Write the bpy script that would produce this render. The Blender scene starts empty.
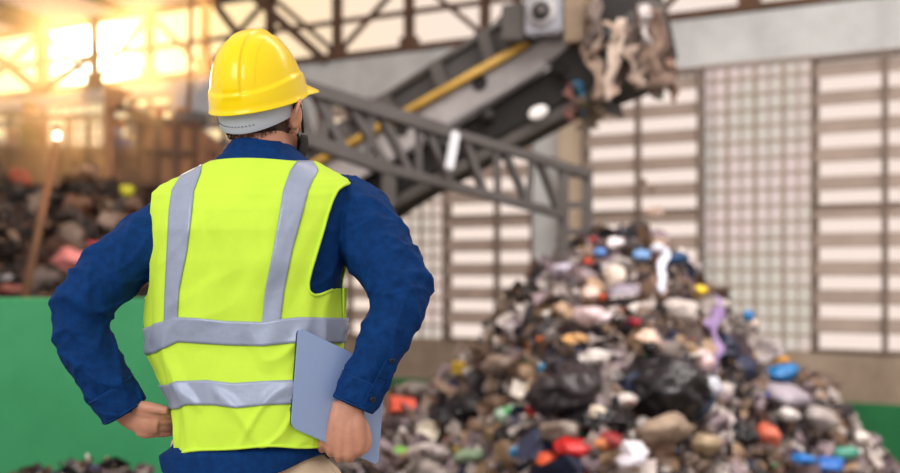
import bpy, bmesh, math, random
from mathutils import Vector, Matrix, noise
from bisect import bisect_right

C = bpy.context.scene.collection
SC = bpy.context.scene
PI = math.pi
R = math.radians
CAM_H, FPX, HZ = 1.28, 1250.0, 275.0

# ------------------------------------------------------------------ camera, sky, lights, exposure
cam_d = bpy.data.cameras.new('camera')
cam_d.lens = 50.0
cam_d.sensor_width = 36.0
cam_d.shift_y = (HZ - 236.5) / 900.0
cam_d.clip_end = 300
cam_d.dof.use_dof = True
cam_d.dof.focus_distance = 2.52
cam_d.dof.aperture_fstop = 2.3
cam = bpy.data.objects.new('camera', cam_d)
cam.location = (0, 0, CAM_H)
cam.rotation_euler = (R(90), 0, 0)
C.objects.link(cam)
SC.camera = cam

SUN_DIR = Vector(((92 - 450) / FPX, 1.0, (HZ - 52) / FPX)).normalized()
world = bpy.data.worlds.new('sky')
SC.world = world
world.use_nodes = True
wn, wl_ = world.node_tree.nodes, world.node_tree.links
wn.clear()
w_out = wn.new('ShaderNodeOutputWorld')
w_bg = wn.new('ShaderNodeBackground')
w_tc = wn.new('ShaderNodeTexCoord')
w_dot = wn.new('ShaderNodeVectorMath'); w_dot.operation = 'DOT_PRODUCT'
w_dot.inputs[1].default_value = SUN_DIR
wl_.new(w_tc.outputs['Generated'], w_dot.inputs[0])


def wmath(op, a, b):
    n = wn.new('ShaderNodeMath'); n.operation = op
    for i, v in enumerate((a, b)):
        if isinstance(v, (int, float)): n.inputs[i].default_value = v
        else: wl_.new(v, n.inputs[i])
    return n.outputs[0]


def wscale(col, f):
    n = wn.new('ShaderNodeVectorMath'); n.operation = 'SCALE'
    n.inputs[0].default_value = col
    if isinstance(f, (int, float)): n.inputs['Scale'].default_value = f
    else: wl_.new(f, n.inputs['Scale'])
    return n.outputs[0]


def wadd(a, b):
    n = wn.new('ShaderNodeVectorMath'); n.operation = 'ADD'
    wl_.new(a, n.inputs[0]); wl_.new(b, n.inputs[1])
    return n.outputs[0]


d0 = wmath('MAXIMUM', w_dot.outputs['Value'], 0.0)
g_wide = wmath('POWER', d0, 60.0)
g_mid = wmath('POWER', d0, 500.0)
g_disc = wmath('POWER', d0, 6000.0)
tot = wadd(wadd(wscale((0.98, 0.815, 0.735), 1.0), wscale((1.0, 0.62, 0.22), wmath('MULTIPLY', g_wide, 0.35))),
           wadd(wscale((1.0, 0.78, 0.35), wmath('MULTIPLY', g_mid, 2.5)), wscale((1.0, 0.95, 0.8), wmath('MULTIPLY', g_disc, 14.0))))
tot = wadd(tot, wscale((0.0, -0.10, -0.42), wmath('MULTIPLY', g_wide, 1.0)))
wl_.new(tot, w_bg.inputs['Color'])
w_bg.inputs['Strength'].default_value = 1.0
wl_.new(w_bg.outputs[0], w_out.inputs['Surface'])


def light(name, kind, loc, energy, color, target=None, size=1.0, size_y=None, spread=None):
    d = bpy.data.lights.new(name, kind)
    d.energy = energy; d.color = color
    if kind == 'AREA':
        d.size = size
        if size_y: d.shape = 'RECTANGLE'; d.size_y = size_y
        if spread: d.spread = spread
    elif kind == 'SUN':
        d.angle = size
    else:
        d.shadow_soft_size = size
    o = bpy.data.objects.new(name, d)
    o.location = loc
    if target is not None:
        o.rotation_euler = (Vector(target) - Vector(loc)).to_track_quat('-Z', 'Y').to_euler()
    C.objects.link(o)
    return o


light('sunlight', 'SUN', SUN_DIR * 60 + Vector((0, 0, 1)), 2.7, (1.0, 0.66, 0.34), (0, 0, 1), R(2.0))
# the open loading side of the hall behind the photographer
light('loading_bay_daylight', 'AREA', (-3.2, -4.5, 4.6), 330, (1.0, 0.97, 0.93), (0.0, 4.0, 0.9), 5.0, 3.0)
# added fill lamp above the pit, brightens the back wall
light('wall_fill_light', 'AREA', (3.5, 6.5, 6.6), 850, (1.0, 0.96, 0.92), (2.0, 14.0, 0.5), 7.0, 3.0)
SC.view_settings.view_transform = 'Standard'
SC.view_settings.look = 'None'
SC.view_settings.exposure = 0.0
SC.view_settings.gamma = 1.0
SC.view_settings.use_curve_mapping = False
SC.cycles.use_denoising = True
SC.cycles.max_bounces = 6
SC.cycles.sample_clamp_indirect = 6.0

# ------------------------------------------------------------------ helpers


def at(px, py, Y):
    return Vector(((px - 450) / FPX * Y, Y, CAM_H - (py - HZ) / FPX * Y))


def srgb(r, g, b):
    f = lambda v: (v / 255 / 12.92) if v / 255 <= 0.04045 else ((v / 255 + 0.055) / 1.055) ** 2.4
    return (f(r), f(g), f(b), 1.0)


_M = {}


def mat(name, col, rough=0.6, metal=0.0, var=0.0, scale=8.0, bump=0.0, bscale=30.0, trans=0.0, sheen=0.0, coat=0.0,
        emit=None, col2=None, aniso=None, bdist=0.02, alpha=None, sss=0.0, spec=None):
    if name in _M: return _M[name]
    m = bpy.data.materials.new(name)
    m.use_nodes = True
    nt = m.node_tree; N, L = nt.nodes, nt.links
    b = N['Principled BSDF']
    b.inputs['Base Color'].default_value = col
    b.inputs['Roughness'].default_value = rough
    b.inputs['Metallic'].default_value = metal
    if spec is not None: b.inputs['Specular IOR Level'].default_value = spec
    if sheen: b.inputs['Sheen Weight'].default_value = sheen
    if coat: b.inputs['Coat Weight'].default_value = coat; b.inputs['Coat Roughness'].default_value = 0.12
    if trans: b.inputs['Transmission Weight'].default_value = trans
    if sss: b.inputs['Subsurface Weight'].default_value = sss; b.inputs['Subsurface Radius'].default_value = (0.01, 0.004, 0.002)
    if emit: b.inputs['Emission Color'].default_value = emit[0]; b.inputs['Emission Strength'].default_value = emit[1]
    if alpha is not None: b.inputs['Alpha'].default_value = alpha
    tc = N.new('ShaderNodeTexCoord')
    mp = N.new('ShaderNodeMapping')
    L.new(tc.outputs['Object'], mp.inputs['Vector'])
    if aniso: mp.inputs['Scale'].default_value = aniso
    if var or col2:
        nz = N.new('ShaderNodeTexNoise'); nz.inputs['Scale'].default_value = scale; nz.inputs['Detail'].default_value = 6
        nz.inputs['Roughness'].default_value = 0.65
        L.new(mp.outputs[0], nz.inputs['Vector'])
        cr = N.new('ShaderNodeValToRGB')
        c2 = col2 or tuple(max(0, c * (1 - var)) for c in col[:3]) + (1,)
        c1 = col if col2 else tuple(min(1, c * (1 + var)) for c in col[:3]) + (1,)
        cr.color_ramp.elements[0].position = 0.35; cr.color_ramp.elements[0].color = c2
        cr.color_ramp.elements[1].position = 0.65; cr.color_ramp.elements[1].color = c1
        L.new(nz.outputs['Fac'], cr.inputs['Fac'])
        L.new(cr.outputs['Color'], b.inputs['Base Color'])
    if bump:
        nb = N.new('ShaderNodeTexNoise'); nb.inputs['Scale'].default_value = bscale; nb.inputs['Detail'].default_value = 5
        L.new(mp.outputs[0], nb.inputs['Vector'])
        bp = N.new('ShaderNodeBump'); bp.inputs['Strength'].default_value = bump; bp.inputs['Distance'].default_value = bdist
        L.new(nb.outputs['Fac'], bp.inputs['Height'])
        L.new(bp.outputs['Normal'], b.inputs['Normal'])
    _M[name] = m
    return m


def obj(name, bm, m, parent=None, smooth=False, label=None):
    me = bpy.data.meshes.new(name)
    if isinstance(bm, bpy.types.Mesh):
        me = bm
        me.name = name
    else:
        bm.to_mesh(me); bm.free()
    ms = m if isinstance(m, (list, tuple)) else [m]
    if len(me.materials) == 0:
        for k in ms: me.materials.append(k)
    if smooth:
        me.polygons.foreach_set('use_smooth', [True] * len(me.polygons))
    o = bpy.data.objects.new(name, me)
    C.objects.link(o)
    if parent is not None:
        o.parent = parent
        o.matrix_parent_inverse = Matrix.Translation(-parent.location) if parent.parent is None else Matrix.Identity(4)
    if label: o['label'] = label
    return o


def tag(o, label, cat, group=None, kind=None):
    o['label'] = label
    if cat: o['category'] = cat
    if group: o['group'] = group
    if kind: o['kind'] = kind
    return o


def struct(name, bm, m, smooth=False, label=None):
    o = obj(name, bm, m, None, smooth)
    o['kind'] = 'structure'
    if label: o['label'] = label
    return o


def empty(name, loc, label, cat, group=None, kind=None):
    o = bpy.data.objects.new(name, None)
    o.location = loc
    o.empty_display_size = 0.1
    C.objects.link(o)
    return tag(o, label, cat, group, kind)


def part(name, bm, m, parent, smooth=False, label=None):
    """geometry is given in world coordinates; the parent is an unrotated empty or mesh"""
    return obj(name, bm, m, parent, smooth, label)


def hexa(bm, P, mi=0):
    """box from 8 points: 4 near (ccw) and 4 far"""
    v = [bm.verts.new(p) for p in P]
    for f in ((0, 1, 2, 3), (7, 6, 5, 4), (0, 4, 5, 1), (1, 5, 6, 2), (2, 6, 7, 3), (3, 7, 4, 0)):
        fc = bm.faces.new([v[i] for i in f]); fc.material_index = mi


def box(bm, c, s, rot=None, mi=0):
    c = Vector(c); hx, hy, hz = s[0] / 2, s[1] / 2, s[2] / 2
    P = [Vector(p) for p in ((-hx, -hy, -hz), (hx, -hy, -hz), (hx, -hy, hz), (-hx, -hy, hz), (-hx, hy, -hz), (hx, hy, -hz), (hx, hy, hz), (-hx, hy, hz))]
    if rot is not None: P = [rot @ p for p in P]
    hexa(bm, [c + p for p in P], mi)


def bevel(bm, w=0.01, seg=2):
    bmesh.ops.recalc_face_normals(bm, faces=bm.faces)
    bmesh.ops.bevel(bm, geom=list(bm.edges), offset=w, segments=seg, affect='EDGES', clamp_overlap=True)
    return bm


def bar(bm, a, b, w, h=None, up=Vector((0, 0, 1)), mi=0):
    """rectangular bar from a to b"""
    a, b = Vector(a), Vector(b); h = h or w
    d = (b - a).normalized()
    u = Vector(up)
    if abs(d.dot(u)) > 0.97: u = Vector((0, 1, 0))
    s = d.cross(u).normalized(); t = s.cross(d).normalized()
    P = []
    for e in (a, b):
        P += [e - s * w / 2 - t * h / 2, e + s * w / 2 - t * h / 2, e + s * w / 2 + t * h / 2, e - s * w / 2 + t * h / 2]
    hexa(bm, P, mi)


def catmull(P, n):
    out = []
    m = len(P)
    for i in range(m - 1):
        p0 = P[max(i - 1, 0)]; p1 = P[i]; p2 = P[i + 1]; p3 = P[min(i + 2, m - 1)]
        for k in range(n):
            t = k / n
            out.append([0.5 * ((2 * b) + (-a + c) * t + (2 * a - 5 * b + 4 * c - d) * t * t + (-a + 3 * b - 3 * c + d) * t ** 3)
                        for a, b, c, d in zip(p0, p1, p2, p3)])
    out.append(list(P[-1]))
    return out


def tube(bm, pts, radii, seg=12, sub=1, caps=True, flat=None, fold=None, mi=0, upv=None):
    """loft along pts ((x,y,z)); radii scalar or list; flat = (axis vector, ratio) squashes the section along an axis"""
    n0 = len(pts)
    rr = radii if isinstance(radii, (list, tuple)) else [radii] * n0
    Q = [list(p) + [r] for p, r in zip(pts, rr)]
    if sub > 1: Q = catmull(Q, sub)
    pts = [Vector(q[:3]) for q in Q]; rr = [max(q[3], 1e-4) for q in Q]
    n = len(pts)
    T = [(pts[min(i + 1, n - 1)] - pts[max(i - 1, 0)]).normalized() for i in range(n)]
    u = Vector(upv) if upv else Vector((0, 0, 1))
    if abs(T[0].dot(u)) > 0.95: u = Vector((0, 1, 0))
    s = T[0].cross(u).normalized()
    rings = []
    L = 0.0
    for i in range(n):
        if i: L += (pts[i] - pts[i - 1]).length
        s = (s - T[i] * s.dot(T[i])).normalized()
        t = T[i].cross(s).normalized()
        ring = []
        for k in range(seg):
            a = 2 * PI * k / seg
            r = rr[i]
            if fold: r += fold(L, a, i / (n - 1))
            d = s * math.cos(a) * r + t * math.sin(a) * r
            if flat:
                ax, q = flat
                ax = Vector(ax).normalized()
                d = d - ax * d.dot(ax) * (1 - q)
            ring.append(bm.verts.new(pts[i] + d))
        rings.append(ring)
    for i in range(n - 1):
        for k in range(seg):
            f = bm.faces.new((rings[i][k], rings[i][(k + 1) % seg], rings[i + 1][(k + 1) % seg], rings[i + 1][k]))
            f.material_index = mi
    if caps:
        f = bm.faces.new(rings[0][::-1]); f.material_index = mi
        f = bm.faces.new(rings[-1]); f.material_index = mi
    return rings


def ball(bm, c, r, sub=3, mi=0, rot=None):
    r = r if isinstance(r, (tuple, list)) else (r, r, r)
    M4 = Matrix.Translation(Vector(c)) @ ((rot.to_4x4()) if rot is not None else Matrix.Identity(4)) @ Matrix.Diagonal((r[0], r[1], r[2], 1))
    g = bmesh.ops.create_icosphere(bm, subdivisions=sub, radius=1.0, matrix=M4)
    for v in g['verts']:
        for f in v.link_faces: f.material_index = mi
    return g['verts']


def lathe(bm, prof, seg=24, M4=None, mi=0):
    """prof list of (r, z)"""
    rings = []
    M4 = M4 or Matrix.Identity(4)
    for r, z in prof:
        rings.append([bm.verts.new(M4 @ Vector((r * math.cos(2 * PI * k / seg), r * math.sin(2 * PI * k / seg), z))) for k in range(seg)])
    for i in range(len(prof) - 1):
        for k in range(seg):
            f = bm.faces.new((rings[i][k], rings[i][(k + 1) % seg], rings[i + 1][(k + 1) % seg], rings[i + 1][k])); f.material_index = mi
    if prof[0][0] > 1e-3: bm.faces.new(rings[0][::-1]).material_index = mi
    if prof[-1][0] > 1e-3: bm.faces.new(rings[-1]).material_index = mi


def prism(bm, poly, ext, mi=0):
    """closed polygon of points extruded by vector ext"""
    a = [bm.verts.new(p) for p in poly]
    b = [bm.verts.new(Vector(p) + ext) for p in poly]
    n = len(poly)
    bm.faces.new(a).material_index = mi
    bm.faces.new(b[::-1]).material_index = mi
    for i in range(n):
        bm.faces.new((a[i], b[i], b[(i + 1) % n], a[(i + 1) % n])).material_index = mi


def loft_rings(bm, rings, caps=True, closed=True):
    V = [[bm.verts.new(p) for p in r] for r in rings]
    n = len(V[0])
    for i in range(len(V) - 1):
        for k in range(n if closed else n - 1):
            bm.faces.new((V[i][k], V[i][(k + 1) % n], V[i + 1][(k + 1) % n], V[i + 1][k]))
    if caps:
        bm.faces.new(V[0][::-1]); bm.faces.new(V[-1])
    return V


def modified(bm, mods):
    """apply modifiers given as (type, {props}) and return a fresh mesh"""
    bmesh.ops.recalc_face_normals(bm, faces=bm.faces)
    me = bpy.data.meshes.new('tmp'); bm.to_mesh(me); bm.free()
    o = bpy.data.objects.new('tmp', me); C.objects.link(o)
    for t, pr in mods:
        md = o.modifiers.new('m', t)
        for k, v in pr.items(): setattr(md, k, v)
    dg = bpy.context.evaluated_depsgraph_get()
    dg.update()
    out = bpy.data.meshes.new_from_object(o.evaluated_get(dg))
    bpy.data.objects.remove(o)
    bpy.data.meshes.remove(me)
    return out


def fused(bm, voxel, smooth=4):
    return modified(bm, [('REMESH', dict(mode='VOXEL', voxel_size=voxel, use_smooth_shade=True)), ('SMOOTH', dict(factor=0.5, iterations=smooth))])


def lerp_tab(tab, x):
    ks = [t[0] for t in tab]
    if x <= ks[0]: return tab[0][1:]
    if x >= ks[-1]: return tab[-1][1:]
    i = bisect_right(ks, x) - 1
    t = (x - ks[i]) / (ks[i + 1] - ks[i])
    return tuple(a + (b - a) * t for a, b in zip(tab[i][1:], tab[i + 1][1:]))


def smooth_tab(tab, x):
    """catmull interpolation of a table with key in column 0"""
    ks = [t[0] for t in tab]
    if x <= ks[0]: return tab[0][1:]
    if x >= ks[-1]: return tab[-1][1:]
    i = bisect_right(ks, x) - 1
    t = (x - ks[i]) / (ks[i + 1] - ks[i])
    t = t * t * (3 - 2 * t) * 0.4 + t * 0.6
    return tuple(a + (b - a) * t for a, b in zip(tab[i][1:], tab[i + 1][1:]))


# ------------------------------------------------------------------ materials of the place
M_plaster = mat('weathered_plaster', srgb(198, 204, 206), 0.85, var=0.14, scale=1.3, bump=0.3, bscale=6)
M_concrete = mat('stained_concrete', srgb(176, 162, 144), 0.9, scale=0.9, col2=srgb(138, 124, 108), bump=0.4, bscale=9)
M_green = mat('green_paint', srgb(40, 146, 92), 0.55, scale=0.9, col2=srgb(58, 164, 108), bump=0.15, bscale=3)
M_dkgreen = mat('green_wall_base', srgb(20, 110, 62), 0.6, var=0.12, scale=2)
M_slat = mat('louvre_slat', srgb(165, 152, 142), 0.8, var=0.1, scale=2)
M_rust = mat('brown_steel', srgb(96, 72, 56), 0.6, 0.3, var=0.3, scale=3)
M_steel = mat('dark_grey_steel', srgb(84, 80, 78), 0.55, 0.4, var=0.2, scale=3)
M_black = mat('black_steel', srgb(26, 24, 24), 0.6, 0.2, var=0.3, scale=5)
M_ltsteel = mat('light_grey_steel', srgb(150, 148, 150), 0.5, 0.3, var=0.16, scale=3)
M_floor = mat('concrete_floor', srgb(120, 114, 106), 0.85, var=0.12, scale=0.7, bump=0.3, bscale=7)
# ------------------------------------------------------------------ the hall: back wall seen at an angle
WD = Vector((-1.56, 1.0, 0)).normalized()
WN = Vector((-WD.y, WD.x, 0))
if WN.y > 0: WN = -WN
W0 = Vector((5.4, 15.0, 0))
K = math.hypot(1.56, 1.0)


def ws(px):
    """distance along the wall where image column px meets it"""
    a = (px - 450) / FPX
    return (5.4 - 15 * a) / (a + 1.56) * K


def WP(s, v, z):
    p = W0 + WD * s + WN * v
    return Vector((p.x, p.y, z))


def wbox(bm, s0, s1, v0, v1, z0, z1, mi=0):
    hexa(bm, [WP(s0, v1, z0), WP(s1, v1, z0), WP(s1, v1, z1), WP(s0, v1, z1), WP(s0, v0, z0), WP(s1, v0, z0), WP(s1, v0, z1), WP(s0, v0, z1)], mi)


PIT = -1.2
SILL, HEAD, BTOP = 0.32, 4.0, 4.64
S_R, S_L = -4.5, 30.0
# platform the worker stands on, pit floor below
bm = bmesh.new(); box(bm, (0, 0.2, PIT / 2 - 0.02), (22, 7.6, -PIT - 0.04)); struct('floor_platform', bm, M_floor, label='raised concrete floor the worker stands on')
bm = bmesh.new(); box(bm, (0, 12, PIT - 0.1), (44, 36, 0.2)); struct('floor', bm, M_floor, label='pit floor under the waste heap')

bays = [  # kind, s0, s1, mullions
    ('louvre', S_R, ws(812), [ws(1010), ws(885)]),
    ('block', ws(812), ws(700), []),
    ('louvre', ws(700), ws(582), [ws(638)]),
    ('solid', ws(582), ws(533), []),
    ('louvre', ws(533), ws(443), [ws(497)]),
    ('block', ws(443), ws(388), []),
    ('louvre', ws(388), ws(318), [ws(350)]),
    ('solid', ws(318), ws(295), []),
    ('block', ws(295), ws(250), []),
    ('louvre', ws(250), ws(196), [ws(224)]),
    ('solid', ws(196), ws(172), []),
    ('louvre', ws(172), ws(128), [ws(150)]),
    ('block', ws(128), ws(40), []),  # glass blocks put in here to brighten the far left wall
    ('louvre', ws(40), ws(-20), [ws(10)]),
    ('solid', ws(-20), S_L, []),
]
bm = bmesh.new()
wbox(bm, S_R, S_L, -0.25, 0, -0.28, SILL)
wbox(bm, S_R, ws(172), -0.25, 0.0, HEAD, BTOP); wbox(bm, ws(172), ws(-20), -0.25, 0.0, 4.42, BTOP); wbox(bm, ws(-20), S_L, -0.25, 0.0, HEAD, BTOP)
for kind, s0, s1, mu in bays:
    if kind == 'solid': wbox(bm, s0, s1, -0.25, 0.0, SILL, HEAD)
bmesh.ops.recalc_face_normals(bm, faces=bm.faces)
nw = struct('wall_back', bm, [M_plaster, M_concrete], label='plastered back wall with its ring beam')
for p in nw.data.polygons:
    if p.center.z < SILL - 0.001: p.material_index = 1
bm = bmesh.new()
wbox(bm, S_R, S_L, -0.27, 0.02, PIT, -0.28)
struct('wall_back_base', bm, M_dkgreen, label='green painted base of the back wall')

m_glass = bpy.data.materials.new('cloudy_block_glass'); m_glass.use_nodes = True
nt = m_glass.node_tree; nt.nodes.clear()
o_ = nt.nodes.new('ShaderNodeOutputMaterial'); mx = nt.nodes.new('ShaderNodeMixShader')
tr = nt.nodes.new('ShaderNodeBsdfTransparent'); tl = nt.nodes.new('ShaderNodeBsdfTranslucent')
vz = nt.nodes.new('ShaderNodeTexNoise'); vz.inputs['Scale'].default_value = 0.9
tcg = nt.nodes.new('ShaderNodeTexCoord'); nt.links.new(tcg.outputs['Object'], vz.inputs['Vector'])
rp = nt.nodes.new('ShaderNodeValToRGB')
rp.color_ramp.elements[0].position = 0.42; rp.color_ramp.elements[0].color = srgb(240, 243, 240)
rp.color_ramp.elements[1].position = 0.58; rp.color_ramp.elements[1].color = srgb(250, 245, 247)
nt.links.new(vz.outputs['Fac'], rp.inputs['Fac'])
nt.links.new(rp.outputs['Color'], tr.inputs['Color'])
tl.inputs['Color'].default_value = srgb(190, 210, 232)
mx.inputs[0].default_value = 0.2
nt.links.new(tr.outputs[0], mx.inputs[1]); nt.links.new(tl.outputs[0], mx.inputs[2]); nt.links.new(mx.outputs[0], o_.inputs['Surface'])
M_winf = mat('window_frame_steel', srgb(120, 106, 96), .7, var=.2, scale=3)
M_grid = mat('block_joint', srgb(160, 146, 132), 0.85, var=0.1)

wi = 0
HEAD0 = HEAD
for kind, s0, s1, mu in bays:
    if kind == 'solid': continue
    wi += 1
    HEAD = 4.42 if s0 >= ws(172) - .01 else HEAD0  # left bays made taller to brighten the wall under the truss
    if kind == 'louvre':
        bm = bmesh.new()
        z = SILL + 0.335
        while z < HEAD:
            # blade tilted: inner edge lower, outer edge higher
            a0, a1 = WP(s0, -0.01, z - 0.095), WP(s1, -0.01, z - 0.095)
            b0, b1 = WP(s0, -0.08, z + 0.06), WP(s1, -0.08, z + 0.06)
            t = Vector((0, 0, 0.035))
            hexa(bm, [a0, a1, a1 + t, a0 + t, b0, b1, b1 + t, b0 + t])
            z += 0.352
        f = struct('window_%d' % wi, bm, M_slat, label='bay of wide horizontal louvre slats')
        bm = bmesh.new()
        wbox(bm, s0, s0 + 0.035, -0.2, 0.03, SILL, HEAD); wbox(bm, s1 - 0.035, s1, -0.2, 0.03, SILL, HEAD)
        for m_ in mu: wbox(bm, m_ - 0.028, m_ + 0.028, -0.05, 0.05, SILL, HEAD)
        wbox(bm, s0, s1, -0.2, 0.03, HEAD - 0.05, HEAD); wbox(bm, s0, s1, -0.2, 0.03, SILL, SILL + 0.04)
        wbox(bm, s0, s1, 0.0, 0.03, 2.13, 2.16)
        part('window_frame', bm, M_winf, f)
    else:
        bm = bmesh.new()
        nx = max(3, round((s1 - s0) / 0.185)); nz_ = 18
        for i in range(nx + 1):
            sx = s0 + (s1 - s0) * i / nx
            w = 0.019 if i % 2 == 0 else 0.007
            wbox(bm, sx - w, sx + w, -0.035, 0.005, SILL, HEAD)
        for k in range(nz_ + 1):
            zz = SILL + (HEAD - SILL) * k / nz_
            wbox(bm, s0, s1, -0.03, 0.004, zz - 0.018, zz + 0.018)
        f = struct('window_%d' % wi, bm, M_grid, label='bay of glass blocks in a concrete grid')
        bm = bmesh.new()
        wbox(bm, s0, s1, -0.028, -0.02, SILL, HEAD)
        part('glass_blocks', bm, m_glass, f)

HEAD = HEAD0
# clerestory truss standing on the ring beam
Z1, Z2, Z3 = BTOP + 0.02, BTOP + 0.62, BTOP + 1.2
tr_e = empty('roof_truss', WP(0, 0, 0), 'long brown steel truss on the ring beam under the roof', 'roof truss')
tr_e['kind'] = 'structure'
VP = WP(0, 0, 0)
bm = bmesh.new(); wbox(bm, S_R, S_L, -0.16, 0.03, BTOP + 0.01, BTOP + 0.11); part('bottom_chord', bm, M_rust, tr_e)
bm = bmesh.new(); wbox(bm, S_R, S_L, -0.12, -0.02, Z2 - 0.035, Z2 + 0.035); part('middle_rail', bm, M_rust, tr_e)
bm = bmesh.new(); wbox(bm, S_R, S_L, -0.16, 0.03, Z3, Z3 + 0.12); part('top_chord', bm, M_rust, tr_e)
posts = [ws(x) for x in (-30, 40, 92, 147, 203, 268, 335, 407, 483, 566, 655, 748, 850)]
for i, s in enumerate(posts):
    w = 0.11 if i == 1 else 0.05
    bm = bmesh.new(); wbox(bm, s - w, s + w, -0.14, 0.02, BTOP + 0.1, Z3)
    wbox(bm, s - 0.13, s + 0.13, -0.145, 0.025, BTOP + 0.1, BTOP + 0.24)
    part('post', bm, M_rust, tr_e)
for i in range(len(posts) - 1):
    bm = bmesh.new()
    a, b = posts[i], posts[i + 1]
    if i % 2: a, b = b, a
    bar(bm, WP(a, -0.06, BTOP + 0.12), WP(b, -0.06, Z3), 0.07, 0.07)
    part('brace', bm, M_rust, tr_e)
# thick braces at the corner column, top left of the picture
for (a, b, w) in (((40, 86), (-40, 20), 0.16), ((45, 88), (92, 60), 0.12), ((0, -6), (48, 34), 0.34)):
    pass

# corrugated translucent roof rising from the wall towards the open side
m_roof = bpy.data.materials.new('translucent_corrugated_sheet'); m_roof.use_nodes = True
nt = m_roof.node_tree; nt.nodes.clear()
o_ = nt.nodes.new('ShaderNodeOutputMaterial'); mx = nt.nodes.new('ShaderNodeMixShader')
df = nt.nodes.new('ShaderNodeBsdfDiffuse'); tl = nt.nodes.new('ShaderNodeBsdfTranslucent')
df.inputs['Color'].default_value = srgb(205, 190, 180); tl.inputs['Color'].default_value = srgb(228, 205, 196)
mx.inputs[0].default_value = 0.6
nt.links.new(df.outputs[0], mx.inputs[1]); nt.links.new(tl.outputs[0], mx.inputs[2]); nt.links.new(mx.outputs[0], o_.inputs['Surface'])
bm = bmesh.new()
s = S_R; prev = None
step = 0.05
while s < S_L:
    h = 0.03 * math.sin(s / 0.2 * 2 * PI)
    a = bm.verts.new(WP(s, -0.6, Z3 + 0.16 + h)); b = bm.verts.new(WP(s, 9.0, Z3 + 0.16 + 9.6 * 0.16 + h))
    if prev: bm.faces.new((prev[0], a, b, prev[1]))
    prev = (a, b); s += step
o = obj('ceiling_sheeting', bm, m_roof, None, True); o['kind'] = 'structure'; o['label'] = 'pale corrugated roof sheeting'
for px in (20, 44, 120, 210, 330, 480, 660, 860):
    bm = bmesh.new()
    s = ws(px)
    bar(bm, WP(s, -0.3, Z3 + 0.12), WP(s, 9.0, Z3 + 0.06 + 9.3 * 0.16), 0.1, 0.16)
    part('rafter', bm, M_rust, tr_e)
bm = bmesh.new()
for (pa, pb, w, va, vb) in (((45, 92), (-35, 30), 0.13, 0.1, 0.1), ((45, 92), (96, 58), 0.1, 0.1, 0.1), ((48, 34), (-70, -40), 0.3, 0.1, 1.6),
                    ((215, 0), (266, 66), 0.1, 0.1, 0.1), ((268, 2), (330, 62), 0.12, 0.3, 0.1)):
    def q(p, v):
        s = ws(p[0]); y = WP(s, 0, 0).y
        return WP(s, v, CAM_H + (HZ - p[1]) * y / FPX)
    bar(bm, q(pa, va), q(pb, vb), w, w)
part('knee_brace', bm, M_rust, tr_e)

# cream column standing before the back wall
bm = bmesh.new()
s = ws(574)
wbox(bm, s - 0.13, s + 0.13, 0.02, 0.26, PIT, HEAD)
bevel(bm, 0.02)
struct('trim_column', bm, mat('cream_paint', srgb(186, 172, 152), 0.7, var=0.12, scale=2), label='cream painted square column by the wall')

# green barrier wall of the pit, left
bm = bmesh.new()
p0, p1 = at(-620, 297, 6.9), at(232, 299, 7.1)
hexa(bm, [Vector((p0.x, p0.y, PIT)), Vector((p1.x, p1.y, PIT)), p1, p0, Vector((p0.x, p0.y + .28, PIT)), Vector((p1.x, p1.y + .28, PIT)), p1 + Vector((0, .28, 0)), p0 + Vector((0, .28, 0))])
bevel(bm, 0.015)
struct('wall_barrier', bm, M_green, label='green painted barrier wall at the left of the pit')

# ------------------------------------------------------------------ inclined conveyor
iA, iB = 1 / 10.9, 1 / 10.2


def cY(px): return 1.0 / (iA + (px - 319) / 195.0 * (iB - iA))


_a, _b = at(319, 163, 10.9), at(514, 53, 10.2)
CN = Vector((_b.y - _a.y, -(_b.x - _a.x), 0)).normalized()
if CN.y < 0: CN = -CN


def cp(px, py, off=0.0): return at(px, py, cY(px)) + CN * off


def cprism(poly, off, th):
    bm = bmesh.new()
    prism(bm, [cp(x, y, off) for x, y in poly], CN * th)
    bmesh.ops.recalc_face_normals(bm, faces=bm.faces)
    return bm


M_cover = mat('grey_belt_cover', srgb(70, 68, 68), 0.5, 0.3, var=0.22, scale=2.5)
M_side = mat('side_plate_steel', srgb(158, 154, 155), 0.5, 0.2, var=0.2, scale=2)
M_yel = mat('yellow_pipe_paint', srgb(176, 140, 62), 0.5, var=0.12)
M_belt = mat('black_rubber_belt', srgb(22, 20, 20), 0.75, var=0.3)
cv = empty('belt_conveyor', Vector((_a.x, _a.y, PIT)), 'long inclined grey belt conveyor with a yellow pipe along its side', 'conveyor')


def on(x, x0, y0, x1, y1): return y0 + (y1 - y0) * (x - x0) / (x1 - x0)


def top_y(x): return on(x, 348, 121, 530, 4)
def yel_y(x): return on(x, 319, 163, 514, 53)


part('belt_cover', cprism([(215, 204), (215, yel_y(215) - 5), (350, yel_y(350) - 5), (548, yel_y(548) - 3), (560, -14), (533, 3), (460, 45), (348, 121), (300, 152)], 0.04, 0.9), M_cover, cv)
for x in (388, 302, 345, 440, 488):
    bm = bmesh.new()
    bar(bm, cp(x - 4, top_y(x - 4) - 2, -0.02), cp(x + 5, yel_y(x + 5) - 5, -0.02), 0.10, 0.09, CN)
    part('cover_rib', bm, M_steel, cv)
bm = bmesh.new(); tube(bm, [cp(x, top_y(x) - 1, 0.02) for x in (240, 340, 440, 548)], 0.035, 8); part('edge_tube', bm, M_steel, cv, True)
bm = bmesh.new(); tube(bm, [cp(x, yel_y(x), -0.05) for x in (220, 320, 420, 530)], 0.037, 10); part('guide_pipe', bm, M_yel, cv, True, 'yellow painted pipe')
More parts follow.
